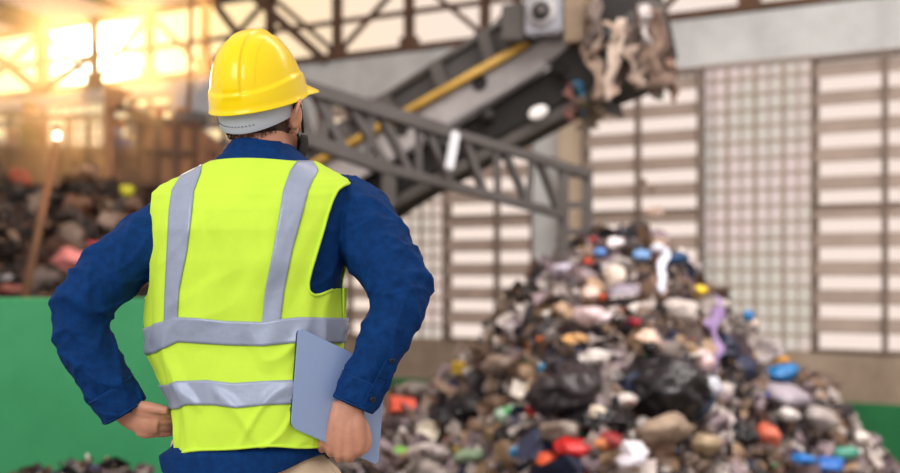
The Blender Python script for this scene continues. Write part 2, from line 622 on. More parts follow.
# side plate with round holes
bm = bmesh.new()
plate = [(215, yel_y(215) + 3), (215, 264), (330, 194), (402, 157), (455, 127), (540, 74), (575, 38), (562, yel_y(562) + 4)]
prism(bm, [cp(x, y, 0.0) for x, y in plate], CN * 0.03)
part('side_plate', bm, M_side, cv)
for (hx, hy, r) in ((480, 83, 0.066), (402, 129, 0.06)):
    bm = bmesh.new()
    Mx = Matrix.Translation(cp(hx, hy, -0.012)) @ CN.to_track_quat('Z', 'Y').to_matrix().to_4x4()
    lathe(bm, [(r, 0), (r, 0.008), (r * 0.8, 0.004), (r * 0.1, 0.004)], 20, Mx)
    part('bearing_hole', bm, M_black, cv)
bm = bmesh.new(); tube(bm, [cp(x, on(x, 402, 157, 540, 74) - 3, -0.03) for x in (300, 402, 545)], 0.02, 6); part('lower_flange', bm, M_ltsteel, cv)
# dark underside: return belt box and its lower chord
part('return_belt', cprism([(215, 262), (330, 192), (402, 155), (455, 125), (540, 72), (600, 34), (612, 72), (512, 126), (440, 165), (385, 196), (340, 226), (260, 268)], 0.08, 0.8), M_belt, cv)
bm = bmesh.new()
bar(bm, cp(330, 236, 0.1), cp(596, 92, 0.1), 0.08, 0.16, CN)
part('lower_chord', bm, M_steel, cv)
for x in (440, 486, 560):
    bm = bmesh.new(); tube(bm, [cp(x, on(x, 455, 135, 600, 45), -0.02), cp(x, on(x, 455, 135, 600, 45), 0.5)], 0.06, 12); part('roller', bm, M_black, cv, True)
bm = bmesh.new()
ball(bm, cp(540, 113, -0.04), (0.085, 0.02, 0.055), 3, rot=Matrix.Rotation(R(-25), 3, 'Y')); part('hole_patch', bm, mat('white_hole_fill', srgb(225, 222, 220), 0.4), cv, True, 'white oval patch for a bright hole')  # white disc stands in for light seen through an oval hole
# head: bearing housing, drive box, shroud
bm = bmesh.new()
pc = cp(553, 18, -0.16)
Rz = CN.to_track_quat('Y', 'Z').to_matrix()
box(bm, pc, (0.30, 0.22, 0.36), Rz); bevel(bm, 0.02)
mb = part('bearing_housing', bm, mat('housing_grey', srgb(142, 142, 150), 0.5, 0.1, var=0.15, scale=4), cv)
for (r0, r1, z0, z1, m_) in ((0.115, 0.10, 0.0, 0.03, M_ltsteel), (0.075, 0.06, 0.03, 0.045, M_black), (0.035, 0.02, 0.045, 0.06, M_steel)):
    bm = bmesh.new()
    Mx = Matrix.Translation(pc - CN * 0.11) @ (-CN).to_track_quat('Z', 'Y').to_matrix().to_4x4()
    lathe(bm, [(r0, z0 - 0.01), (r0, z1 - 0.005), (r1, z1), (r1 * .2, z1)], 24, Mx)
    part('flange_ring', bm, m_, mb, True)
bm = bmesh.new(); box(bm, cp(582, 16, -0.12), (0.16, 0.24, 0.5), Rz); bevel(bm, 0.01); part('drive_bracket', bm, mat('tan_dusty_steel', srgb(120, 102, 84), 0.7, var=0.2), cv)
bm = bmesh.new(); box(bm, cp(520, 26, -0.08), (0.2, 0.2, 0.3), Rz); bevel(bm, 0.015); part('gearbox', bm, M_steel, cv)
part('head_shroud', cprism([(588, -20), (596, 30), (545, 62), (560, 76), (596, 92), (622, 82), (645, 62), (655, 40), (648, 6), (640, -20)], 0.0, 0.8), M_black, cv)
part('shroud_edge', cprism([(598, 44), (594, 38), (652, 0), (664, 4), (668, 12)], -0.05, 0.05), M_steel, cv)
part('discharge_chute', cprism([(596, 90), (545, 62), (555, 82), (584, 104), (600, 108)], 0.15, 0.6), M_black, cv)
# its legs, down to the pit floor
for px, off in ((262, 0.1), (262, 0.75), (330, 0.1)):
    bm = bmesh.new(); p = cp(px, 235 if px < 300 else 215, off); bar(bm, p, Vector((p.x, p.y, PIT)), 0.12, 0.12); part('leg', bm, M_steel, cv)
bm = bmesh.new(); p = cp(389, 196, 0.0); q_ = cp(389, 165, 0.0)
bar(bm, q_, q_ + Vector((0, 0, -0.36)), 0.12, 0.1); part('bracket', bm, M_steel, cv)

# ------------------------------------------------------------------ lattice gantry crossing before the conveyor
gA, gB = 1 / 8.0, 1 / 9.4


def gY(px): return 1.0 / (gA + (px - 300) / 280.0 * (gB - gA))


def gp(px, py, off=0.0): return at(px, py, gY(px)) + Vector((0.18, 1, 0)).normalized() * off


def gu(x): return on(x, 300, 86, 445, 131) if x < 445 else on(x, 445, 131, 585, 173)
def gl(x): return on(x, 300, 137, 388, 169) if x < 388 else on(x, 388, 169, 560, 214)


M_gan = mat('gantry_grey_steel', srgb(80, 76, 75), 0.55, 0.3, var=0.15, scale=3)
ga = empty('lattice_gantry', Vector((gp(420, 200).x, gp(420, 200).y, PIT)), 'grey steel lattice gantry crossing in front of the conveyor', 'gantry')
bm = bmesh.new(); bar(bm, gp(245, gu(245)), gp(445, gu(445)), 0.09, 0.085); bar(bm, gp(443, gu(443)), gp(588, gu(588)), 0.075, 0.06); part('top_chord', bm, M_gan, ga)
bm = bmesh.new(); bar(bm, gp(245, gl(245)), gp(388, gl(388)), 0.09, 0.085); bar(bm, gp(386, gl(386)), gp(562, gl(562)), 0.075, 0.06); part('bottom_chord', bm, M_gan, ga)
zz = [(318, 1), (336, 0), (352, 1), (372, 0), (376, 1), (412, 0), (418, 1), (438, 0), (460, 1), (478, 0), (498, 0), (500, 1), (502, 0), (524, 1), (530, 0), (534, 1), (558, 0)]
segs = [((312, 1), (345, 0)), ((330, 1), (322, 0)), ((345, 1), (388, 0)), ((372, 1), (366, 0)), ((378, 1), (410, 0)), ((418, 1), (419, 0)), ((424, 1), (450, 0)), ((463, 1), (484, 0)),
        ((496, 1), (498, 0)), ((503, 1), (528, 0)), ((532, 1), (528, 0)), ((538, 1), (560, 0)), ((290, 1), (312, 0))]
for (a, ta), (b, tb) in segs:
    bm = bmesh.new()
    bar(bm, gp(a, gu(a) if ta else gl(a), 0.01), gp(b, gu(b) if tb else gl(b), 0.01), 0.05, 0.05)
    part('lattice_bar', bm, M_gan, ga)
for x in (563, 587):
    bm = bmesh.new(); p = gp(x, 168, 0.02); bar(bm, p, Vector((p.x, p.y, PIT)), 0.075, 0.075); part('post', bm, M_gan, ga)
for y in (174, 205, 232):
    bm = bmesh.new(); bar(bm, gp(563, y, 0.02), gp(587, y, 0.02), 0.05, 0.05); part('rung', bm, M_gan, ga)
for x, y in ((250, 80), (252, 130)):
    pass
bm = bmesh.new(); p = gp(252, gu(252), 0.02); bar(bm, p, Vector((p.x, p.y, PIT)), 0.1, 0.1); part('post', bm, M_gan, ga)
lt = empty('tube_light', gp(455, 172, -0.1), 'short white tube light fixed upright on the lattice gantry', 'light fixture')
bm = bmesh.new(); bar(bm, gp(459, 134, -0.13), gp(452, 172, -0.13), 0.065, 0.05); bevel(bm, 0.012); part('housing', bm, mat('white_tube', srgb(205, 208, 214), 0.35), lt)
bm = bmesh.new(); bar(bm, gp(456, 150, -0.1), gp(456, 150, -0.03), 0.03, 0.03); part('clip', bm, M_gan, lt)

# orange volume added in the left half of the hall to imitate lens veil
m = bpy.data.materials.new('veil_scatter'); m.use_nodes = True
nt = m.node_tree; nt.nodes.clear()
vo = nt.nodes.new('ShaderNodeOutputMaterial'); vs = nt.nodes.new('ShaderNodeVolumeScatter')
vs.inputs['Color'].default_value = (1.0, 0.64, 0.32, 1); vs.inputs['Density'].default_value = 0.042; vs.inputs['Anisotropy'].default_value = 0.8
nt.links.new(vs.outputs[0], vo.inputs['Volume'])
bm = bmesh.new()
P = [Vector((-8.5, 7.4, 1.9)), Vector((-1.75, 7.4, 1.9)), Vector((-1.75, 7.4, 5.2)), Vector((-8.5, 7.4, 5.2)), Vector((-13.5, 22.6, 2.4)), Vector((-3.6, 19.6, 2.4)), Vector((-3.6, 19.6, 5.95)), Vector((-13.5, 22.6, 5.95))]
hexa(bm, P)
haze = obj('flare_veil', bm, m); haze['kind'] = 'stuff'; haze['label'] = 'added orange volume imitating lens veil above the scrap'
M_skin = mat('skin', srgb(196, 144, 122), 0.5, var=0.07, scale=30, bump=0.08, bscale=90, sss=0.12, bdist=0.004)
M_denim = mat('navy_denim', srgb(4, 51, 108), 0.85, var=0.22, scale=55, bump=0.25, bscale=500, sheen=0.0, bdist=0.002, spec=0.15)
M_denim_seam = mat('navy_denim_seam', srgb(24, 66, 122), 0.85, var=0.1, scale=80, spec=0.15)
M_lime = mat('lime_mesh_fabric', srgb(200, 243, 76), 0.75, var=0.035, scale=9, bump=0.12, bscale=700, bdist=0.0015, spec=0.2)
M_tape = mat('silver_reflective_tape', srgb(150, 166, 194), 0.42, 0.15, var=0.06, scale=40, bump=0.25, bscale=60, bdist=0.003)
M_beige = mat('beige_twill', srgb(200, 184, 160), 0.85, var=0.06, scale=20, bump=0.2, bscale=300, bdist=0.002)
M_helm = mat('yellow_helmet_plastic', srgb(252, 226, 0), 0.24, var=0.012, coat=0.2, spec=0.35)
M_strap = mat('pale_grey_plastic_strap', srgb(184, 195, 210), 0.45)
M_hair = mat('dark_brown_hair', srgb(52, 40, 34), 0.6)
M_blackc = mat('black_mask_cloth', srgb(22, 22, 25), 0.8, bump=0.2, bscale=200, bdist=0.002)
M_alu = mat('silver_aluminium', srgb(152, 180, 226), 0.38, 0.3, bump=0.03, bscale=400)
M_alu_d = mat('dark_rubber', srgb(30, 32, 38), 0.6)
# ------------------------------------------------------------------ waste: heap bodies and the pieces on them
def pal(name, cols, rough=0.55):
    return [mat('%s_%s' % (name, n), srgb(*c), rough, var=0.22, scale=14) for n, c in cols]


P_WASTE = pal('waste', [('grey_film', (150, 140, 136)), ('dull_brown', (96, 78, 66)), ('pale_film', (190, 180, 176)), ('dark_film', (44, 40, 42)), ('tan_paper', (158, 132, 106)),
                        ('mauve_film', (132, 116, 122)), ('dirty_white', (206, 200, 196)), ('brown_rag', (112, 88, 72)), ('blue_scrap', (70, 110, 160)), ('red_scrap', (170, 52, 48)),
                        ('green_scrap', (86, 128, 92)), ('orange_scrap', (196, 112, 62)), ('navy_scrap', (36, 44, 72)), ('yellow_scrap', (186, 160, 60))])
W_WASTE = [22, 22, 7, 17, 11, 17, 3.5, 16, 1.3, 1.4, 1.1, 1.2, 3, .6]
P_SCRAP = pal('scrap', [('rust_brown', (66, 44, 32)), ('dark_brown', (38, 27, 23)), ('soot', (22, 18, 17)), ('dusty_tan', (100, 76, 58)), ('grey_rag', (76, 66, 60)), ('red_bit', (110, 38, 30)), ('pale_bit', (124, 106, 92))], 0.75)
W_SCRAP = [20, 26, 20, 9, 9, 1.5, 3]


def flake(bm, c, r, rnd, mi, n=None):
    """a small crumpled sheet or lump"""
    n = n or Vector((rnd.gauss(0, 1), rnd.gauss(0, 1), rnd.gauss(0, 1))).normalized()
    s = n.orthogonal().normalized(); s = Matrix.Rotation(rnd.random() * 2 * PI, 3, n) @ s; t = n.cross(s)
    m = 4
    asp = rnd.uniform(.28, 1.0)
    if rnd.random() < .12 and r < .11: r *= 1.35
    g = []
    sd = rnd.random() * 50
    for i in range(m):
        row = []
        for j in range(m):
            u, v = (i / (m - 1) - .5) * 2, (j / (m - 1) - .5) * 2
            k = 1 - .22 * (abs(u) * abs(v)) + rnd.uniform(-.16, .16)
            h = (1 - u * u) * .35 + rnd.uniform(-.25, .25)
            row.append(bm.verts.new(c + (s * u * k + t * v * asp * k + n * h) * r))
        g.append(row)
    for i in range(m - 1):
        for j in range(m - 1):
            f = bm.faces.new((g[i][j], g[i + 1][j], g[i + 1][j + 1], g[i][j + 1])); f.material_index = mi


def mound(name, H, x0, x1, y0, y1, n, count, size, palette, weights, label, seed, avoid=()):
    rnd = random.Random(seed)
    bm = bmesh.new()
    g = []
    for i in range(n + 1):
        row = []
        for j in range(n + 1):
            x, y = x0 + (x1 - x0) * i / n, y0 + (y1 - y0) * j / n
            z = H(x, y)
            z = max(PIT + .004, z - .05 + .10 * noise.noise(Vector((x * 2.2, y * 2.2, seed))) + .05 * noise.noise(Vector((x * 7, y * 7, seed))))
            row.append(bm.verts.new((x, y, z)))
        g.append(row)
    for i in range(n):
        for j in range(n):
            if max(v.co.z for v in (g[i][j], g[i + 1][j], g[i + 1][j + 1], g[i][j + 1])) <= PIT + .005: continue
            f = bm.faces.new((g[i][j], g[i + 1][j], g[i + 1][j + 1], g[i][j + 1]))
            f.material_index = rnd.choices(range(len(palette)), weights)[0]
    k = 0
    tries = 0
    while k < count and tries < count * 6:
        tries += 1
        x, y = rnd.uniform(x0, x1), rnd.uniform(y0, y1)
        z = H(x, y)
        if z < PIT + .03: continue
        r = rnd.uniform(*size) * rnd.choice((1, 1, .7, 1.3))
        py = HZ - (z - CAM_H) / y * FPX
        if py > 500 and rnd.random() < .8: continue
        k += 1
        if avoid:
            px = 450 + x / y * FPX
            if any(abs(px - a) < r_ and abs(py - b) < r_ * .8 for a, b, r_ in avoid): continue
        nb = noise.noise(Vector((x * 1.5, y * .9, z * 1.5 + seed)))
        if palette is P_WASTE and nb > .16 and rnd.random() < .6: mi_ = rnd.choice((3, 3, 1, 7, 12, 3))
        elif palette is P_WASTE and nb < -.2 and rnd.random() < .6: mi_ = rnd.choice((0, 5, 0, 2, 5))
        else: mi_ = rnd.choices(range(len(palette)), weights)[0]
        if palette is P_WASTE and mi_ >= 8 and mi_ != 12: r *= .62
        flake(bm, Vector((x, y, max(PIT + r, z + rnd.uniform(-.03, .05)))), r, rnd, mi_)
    for v in [v for v in bm.verts if not v.link_faces]: bm.verts.remove(v)
    o = obj(name, bm, palette)
    tag(o, label, 'waste', kind='stuff')
    return o


# crest line of the heap, image column and row at distance 9.5
CREST = [(245, 640), (290, 520), (335, 418), (385, 402), (420, 392), (450, 378), (490, 338), (528, 290), (553, 262), (585, 241), (600, 237), (625, 233), (655, 243), (688, 266), (710, 298), (735, 328), (760, 356), (790, 372), (815, 388), (842, 416), (885, 464), (960, 530), (1060, 620)]
CY_ = 9.5
CT = [((x - 450) / FPX * CY_, CAM_H - (y - HZ) / FPX * CY_) for x, y in CREST]


def H1(x, y):
    # columns fan out from the crest so the near foot is as wide as the far one
    xx = x * (CY_ / max(y, 4.0)) if y < CY_ else x
    z = lerp_tab(CT, xx)[0]
    lump = .10 * noise.noise(Vector((x * 1.1, y * 1.1, 4)))
    k = .50 if z > 0.2 else .36
    if y < CY_: z = z - (CY_ - y) * k * min(1, max(.35, (z + 1.6) / 2.2))
    else: z = z - (y - CY_) * .8
    return max(z + lump * min(1, max(0, abs(CY_ - y) * 2)), -3) if z > PIT - .3 else -3


AVOID = [(662, 399, 34), (686, 404, 16), (570, 398, 30), (600, 428, 16), (452, 424, 20), (476, 410, 16), (553, 375, 13), (776, 380, 20), (520, 456, 10), (822, 470, 14), (672, 268, 12), (613, 284, 12), (590, 325, 15), (645, 350, 11),
         (571, 454, 13), (694, 297, 9), (763, 441, 13), (628, 466, 13), (594, 421, 10), (650, 366, 14), (540, 415, 14), (710, 322, 12), (711, 338, 12), (712, 354, 12), (713, 370, 12), (658, 275, 7), (658, 295, 7), (403, 409, 13), (427, 438, 12), (528, 403, 18),
         (545, 466, 9), (676, 318, 16), (780, 402, 20), (660, 440, 20), (638, 262, 8), (722, 352, 10), (845, 458, 14), (509, 417, 12), (460, 376, 9)]
heap = mound('waste_heap', H1, -1.8, 5.0, 4.6, 13.2, 90, 5000, (.05, .14), P_WASTE, W_WASTE, 'tall heap of mixed plastic waste filling the pit on the right', 11, AVOID)


def H2(x, y):
    # scrap bank behind the green barrier, left
    z = lerp_tab([(-10, 1.6), (-7, 1.9), (-5.2, 2.1), (-4.4, 2.35), (-3.4, 2.2), (-2.6, 1.6), (-2.1, .4), (-1.7, -1.4), (0, -3)], x)[0]
    if y < 12: z -= (12 - y) * (.62 if y > 9.5 else .5)
    else: z -= (y - 12) * 1.0
    return z + .22 * noise.noise(Vector((x * .9, y * .9, 8)))


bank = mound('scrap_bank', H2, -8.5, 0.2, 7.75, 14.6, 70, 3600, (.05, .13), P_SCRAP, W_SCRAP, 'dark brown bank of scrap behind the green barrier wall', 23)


def H3(x, y):
    z = lerp_tab([(-2.6, -2), (-2.35, .1), (-2.15, .26), (-1.95, .28), (-1.75, .32), (-1.6, .27), (-1.45, .2), (-1.2, -.3), (-.7, -2)], x)[0]
    return z - abs(y - 6.25) * .9


low = mound('litter_mound', H3, -2.6, -.3, 4.7, 6.78, 40, 700, (.03, .07), P_WASTE, W_WASTE, 'low litter mound at the foot of the green barrier wall', 31)

# ---- makers of single pieces (all built around the origin, then placed)


def crumpled(r, seed, squash=.7, sub=3, ridges=1.0):
    bm = bmesh.new()
    bmesh.ops.create_icosphere(bm, subdivisions=sub, radius=1.0)
    rn = random.Random(seed)
    k = Vector((rn.uniform(.8, 1.25), rn.uniform(.8, 1.25), squash))
    for v in bm.verts:
        c = v.co.copy(); q = c + Vector((seed * 3.1, seed * 1.7, 0))
        d = .34 * noise.noise(q * 1.3) + ridges * .24 * (1 - 2 * abs(noise.noise(q * 2.4))) + .10 * noise.noise(q * 5.5)
        c *= (1 + d)
        v.co = Vector((c.x * k.x, c.y * k.y, c.z * k.z)) * r
    return bm


def knot(r):
    bm = bmesh.new()
    tube(bm, [(0, 0, r * .5), (0.01, 0, r * .85), (0, .01, r * 1.0), (.02, 0, r * 1.15)], [r * .3, r * .1, r * .12, r * .28], 10, 3)
    for v in bm.verts: v.co += Vector((noise.noise(v.co * 40), noise.noise(v.co * 40 + Vector((5, 0, 0))), 0)) * r * .15
    return bm


def sheet(w, h, seed, amp=.25):
    bm = bmesh.new()
    n, m = 16, 10
    g = [[bm.verts.new((w * (i / n - .5), h * (j / m - .5), amp * min(w, h) * (noise.noise(Vector((i / n * 3 + seed, j / m * 3 * h / w, seed))) * 1.6 + .5 * noise.noise(Vector((i / n * 9, j / m * 7, seed)))))) for j in range(m + 1)] for i in range(n + 1)]
    for i in range(n):
        for j in range(m): bm.faces.new((g[i][j], g[i + 1][j], g[i + 1][j + 1], g[i][j + 1]))
    return modified(bm, [('SOLIDIFY', dict(thickness=.004))])


def strip(w, L, seed):
    """hanging or lying ribbon, length along -z"""
    bm = bmesh.new()
    n, m = 22, 4
    g = []
    for i in range(n + 1):
        t = i / n
        cx = .25 * w * noise.noise(Vector((t * 3, seed, 0))) * 3; cyy = .25 * w * noise.noise(Vector((t * 3, seed, 9))) * 3
        tw = 1.6 * noise.noise(Vector((t * 1.8, seed, 4)))
        ww = w * (.75 + .5 * noise.noise(Vector((t * 5, seed, 2)))) * (1 if t < .8 else 1 - (t - .8) * 2.5)
        row = []
        for j in range(m + 1):
            u = (j / m - .5) * ww
            row.append(bm.verts.new((cx + u * math.cos(tw), cyy + u * math.sin(tw) + .18 * w * math.sin(j * 2.1 + t * 9), -L * t)))
        g.append(row)
    for i in range(n):
        for j in range(m): bm.faces.new((g[i][j], g[i + 1][j], g[i + 1][j + 1], g[i][j + 1]))
    return modified(bm, [('SOLIDIFY', dict(thickness=.006))])


def carton(w, d, h, seed):
    bm = bmesh.new(); box(bm, (0, 0, 0), (w, d, h))
    bmesh.ops.subdivide_edges(bm, edges=bm.edges[:], cuts=3, use_grid_fill=True)
    for v in bm.verts: v.co += Vector((noise.noise(v.co * 9 + Vector((seed, 0, 0))), noise.noise(v.co * 9 + Vector((0, seed, 0))), noise.noise(v.co * 9 + Vector((0, 0, seed))))) * min(w, d, h) * .22
    return bm


def bottle(r, L):
    bm = bmesh.new()
    lathe(bm, [(r * .5, 0), (r * .95, L * .02), (r, L * .08), (r * .93, L * .25), (r, L * .42), (r * .93, L * .5), (r, L * .62), (r * .8, L * .76), (r * .36, L * .88), (r * .34, L * .94)], 16, Matrix.Translation((0, 0, -L / 2)))
    for v in bm.verts: v.co += Vector((noise.noise(v.co * 12), noise.noise(v.co * 12 + Vector((3, 3, 3))), 0)) * r * .22
    return bm


def bottle_cap(r, L):
    bm = bmesh.new(); lathe(bm, [(r * .4, 0), (r * .42, L * .02), (r * .42, L * .06), (r * .3, L * .075)], 14, Matrix.Translation((0, 0, L * .43))); return bm


def bowl(r, h):
    bm = bmesh.new(); lathe(bm, [(r * .45, 0), (r * .5, .0), (r * .85, h * .5), (r, h), (r * 1.05, h), (r * 1.04, h * .93), (r * .88, h * .42), (r * .48, -.006)], 28); return bm


def tray(w, d, h):
    bm = bmesh.new()
    n = 12
    g = []
    for i in range(n + 1):
        row = []
        for j in range(7):
            u, v = i / n * 2 - 1, j / 6 * 2 - 1
            row.append(bm.verts.new((w / 2 * u, d / 2 * v, h * max(abs(u) ** 6, abs(v) ** 4) + .3 * h * u * u)))
        g.append(row)
    for i in range(n):
        for j in range(6): bm.faces.new((g[i][j], g[i + 1][j], g[i + 1][j + 1], g[i][j + 1]))
    return modified(bm, [('SOLIDIFY', dict(thickness=.006))])


def put(o, loc, rot):
    o.location = loc; o.rotation_euler = rot
    return o


def on_heap(px, py, H, y0=5.0, y1=12.5):
    """first point of the heap surface along the view ray through an image point"""
    prev = None
    y = y0
    while y < y1:
        p = at(px, py, y)
        if p.z <= H(p.x, p.y): return p
        y += .02
    if H is H1:
        while py < 600:
            py += 1.5
            p = at(px, py, CY_)
            if p.z <= H(p.x, p.y): return p
    return None


def simple(name, bm, m, px, py, H, label, cat, seed, rot=None, lift=0.0, smooth=False, group=None):
    rn = random.Random(seed)
    p = on_heap(px, py, H)
    if p is None: p = at(px, py, 9.5 if H is H1 else 11.5)
    o = obj(name, bm, m, None, smooth)
    put(o, p + (Vector((0, -.13, lift + .04)) if H is H1 else Vector((0, -.03, lift))), rot or (rn.uniform(-.5, .5), rn.uniform(-.5, .5), rn.uniform(0, 6.28)))
    return tag(o, label, cat, group)


cm = lambda n, c, r=.5: mat(n, srgb(*c), r, var=.12, scale=12)
M_bagk = mat('black_bin_liner', srgb(24, 24, 30), .28, var=.3, scale=9, bump=.5, bscale=14, bdist=.03)
M_bagn = mat('slate_bin_liner', srgb(60, 74, 98), .3, var=.2, scale=9, bump=.5, bscale=14, bdist=.03)
M_filmg = mat('greyish_film', srgb(168, 160, 160), .3, var=.18, scale=8)
BAGS = [
    (662, 399, .235, M_bagk, 'big black bin bag in the middle of the heap', .75), (686, 404, .12, M_bagn, 'slate blue bin bag against the right side of the big black bag', .8),
    (570, 398, .21, mat('brown_black_liner', srgb(44, 38, 44), .4, var=.3, bump=.4, bscale=12, bdist=.03), 'brownish black bag sunk in the heap left of the big black bag', .6),
    (600, 428, .14, M_bagk, 'flat black bag under the cream carton', .45), (452, 424, .17, M_bagk, 'black bag low on the left flank behind the white bowl', .7),
    (476, 410, .12, M_bagk, 'black bag right of the white bowl, on the left flank', .6), (722, 352, .10, cm('navy_film', (32, 42, 66), .35), 'navy bag beside the purple ribbon', .8),
    (668, 316, .12, M_bagk, 'black film below the yellow scrap near the top right', .5), (738, 372, .10, cm('navy_film2', (34, 44, 74), .35), 'navy bag on the right slope below the purple ribbon', .7),
    (800, 372, .07, M_bagk, 'small black bag at the right edge above the silver film', .7), (735, 440, .12, M_bagk, 'black bag low in the middle of the right slope', .6)]
for i, (px, py, r, m, lab, sq) in enumerate(BAGS):
    rn = random.Random(i + 50)
    p = on_heap(px, py, H1) + Vector((0, -r * .2, r * .15))
    e = empty('garbage_bag', p, lab, 'garbage bag')
    e.rotation_euler = (0, 0, 0)
    bm = crumpled(r, i * 7 + 3, sq, 4, 1.5); bmesh.ops.transform(bm, matrix=Matrix.Translation(p + Vector((0, 0, r * .1))), verts=bm.verts)
    part('bag_body', bm, m, e, True)
    bm = knot(r); bmesh.ops.transform(bm, matrix=Matrix.Translation(p + Vector((0, .02, r * .1))) @ Matrix.Rotation(rn.uniform(-.5, .5), 4, 'X') @ Matrix.Rotation(rn.uniform(-.7, .7), 4, 'Y'), verts=bm.verts)
    part('knot', bm, m, e, True)

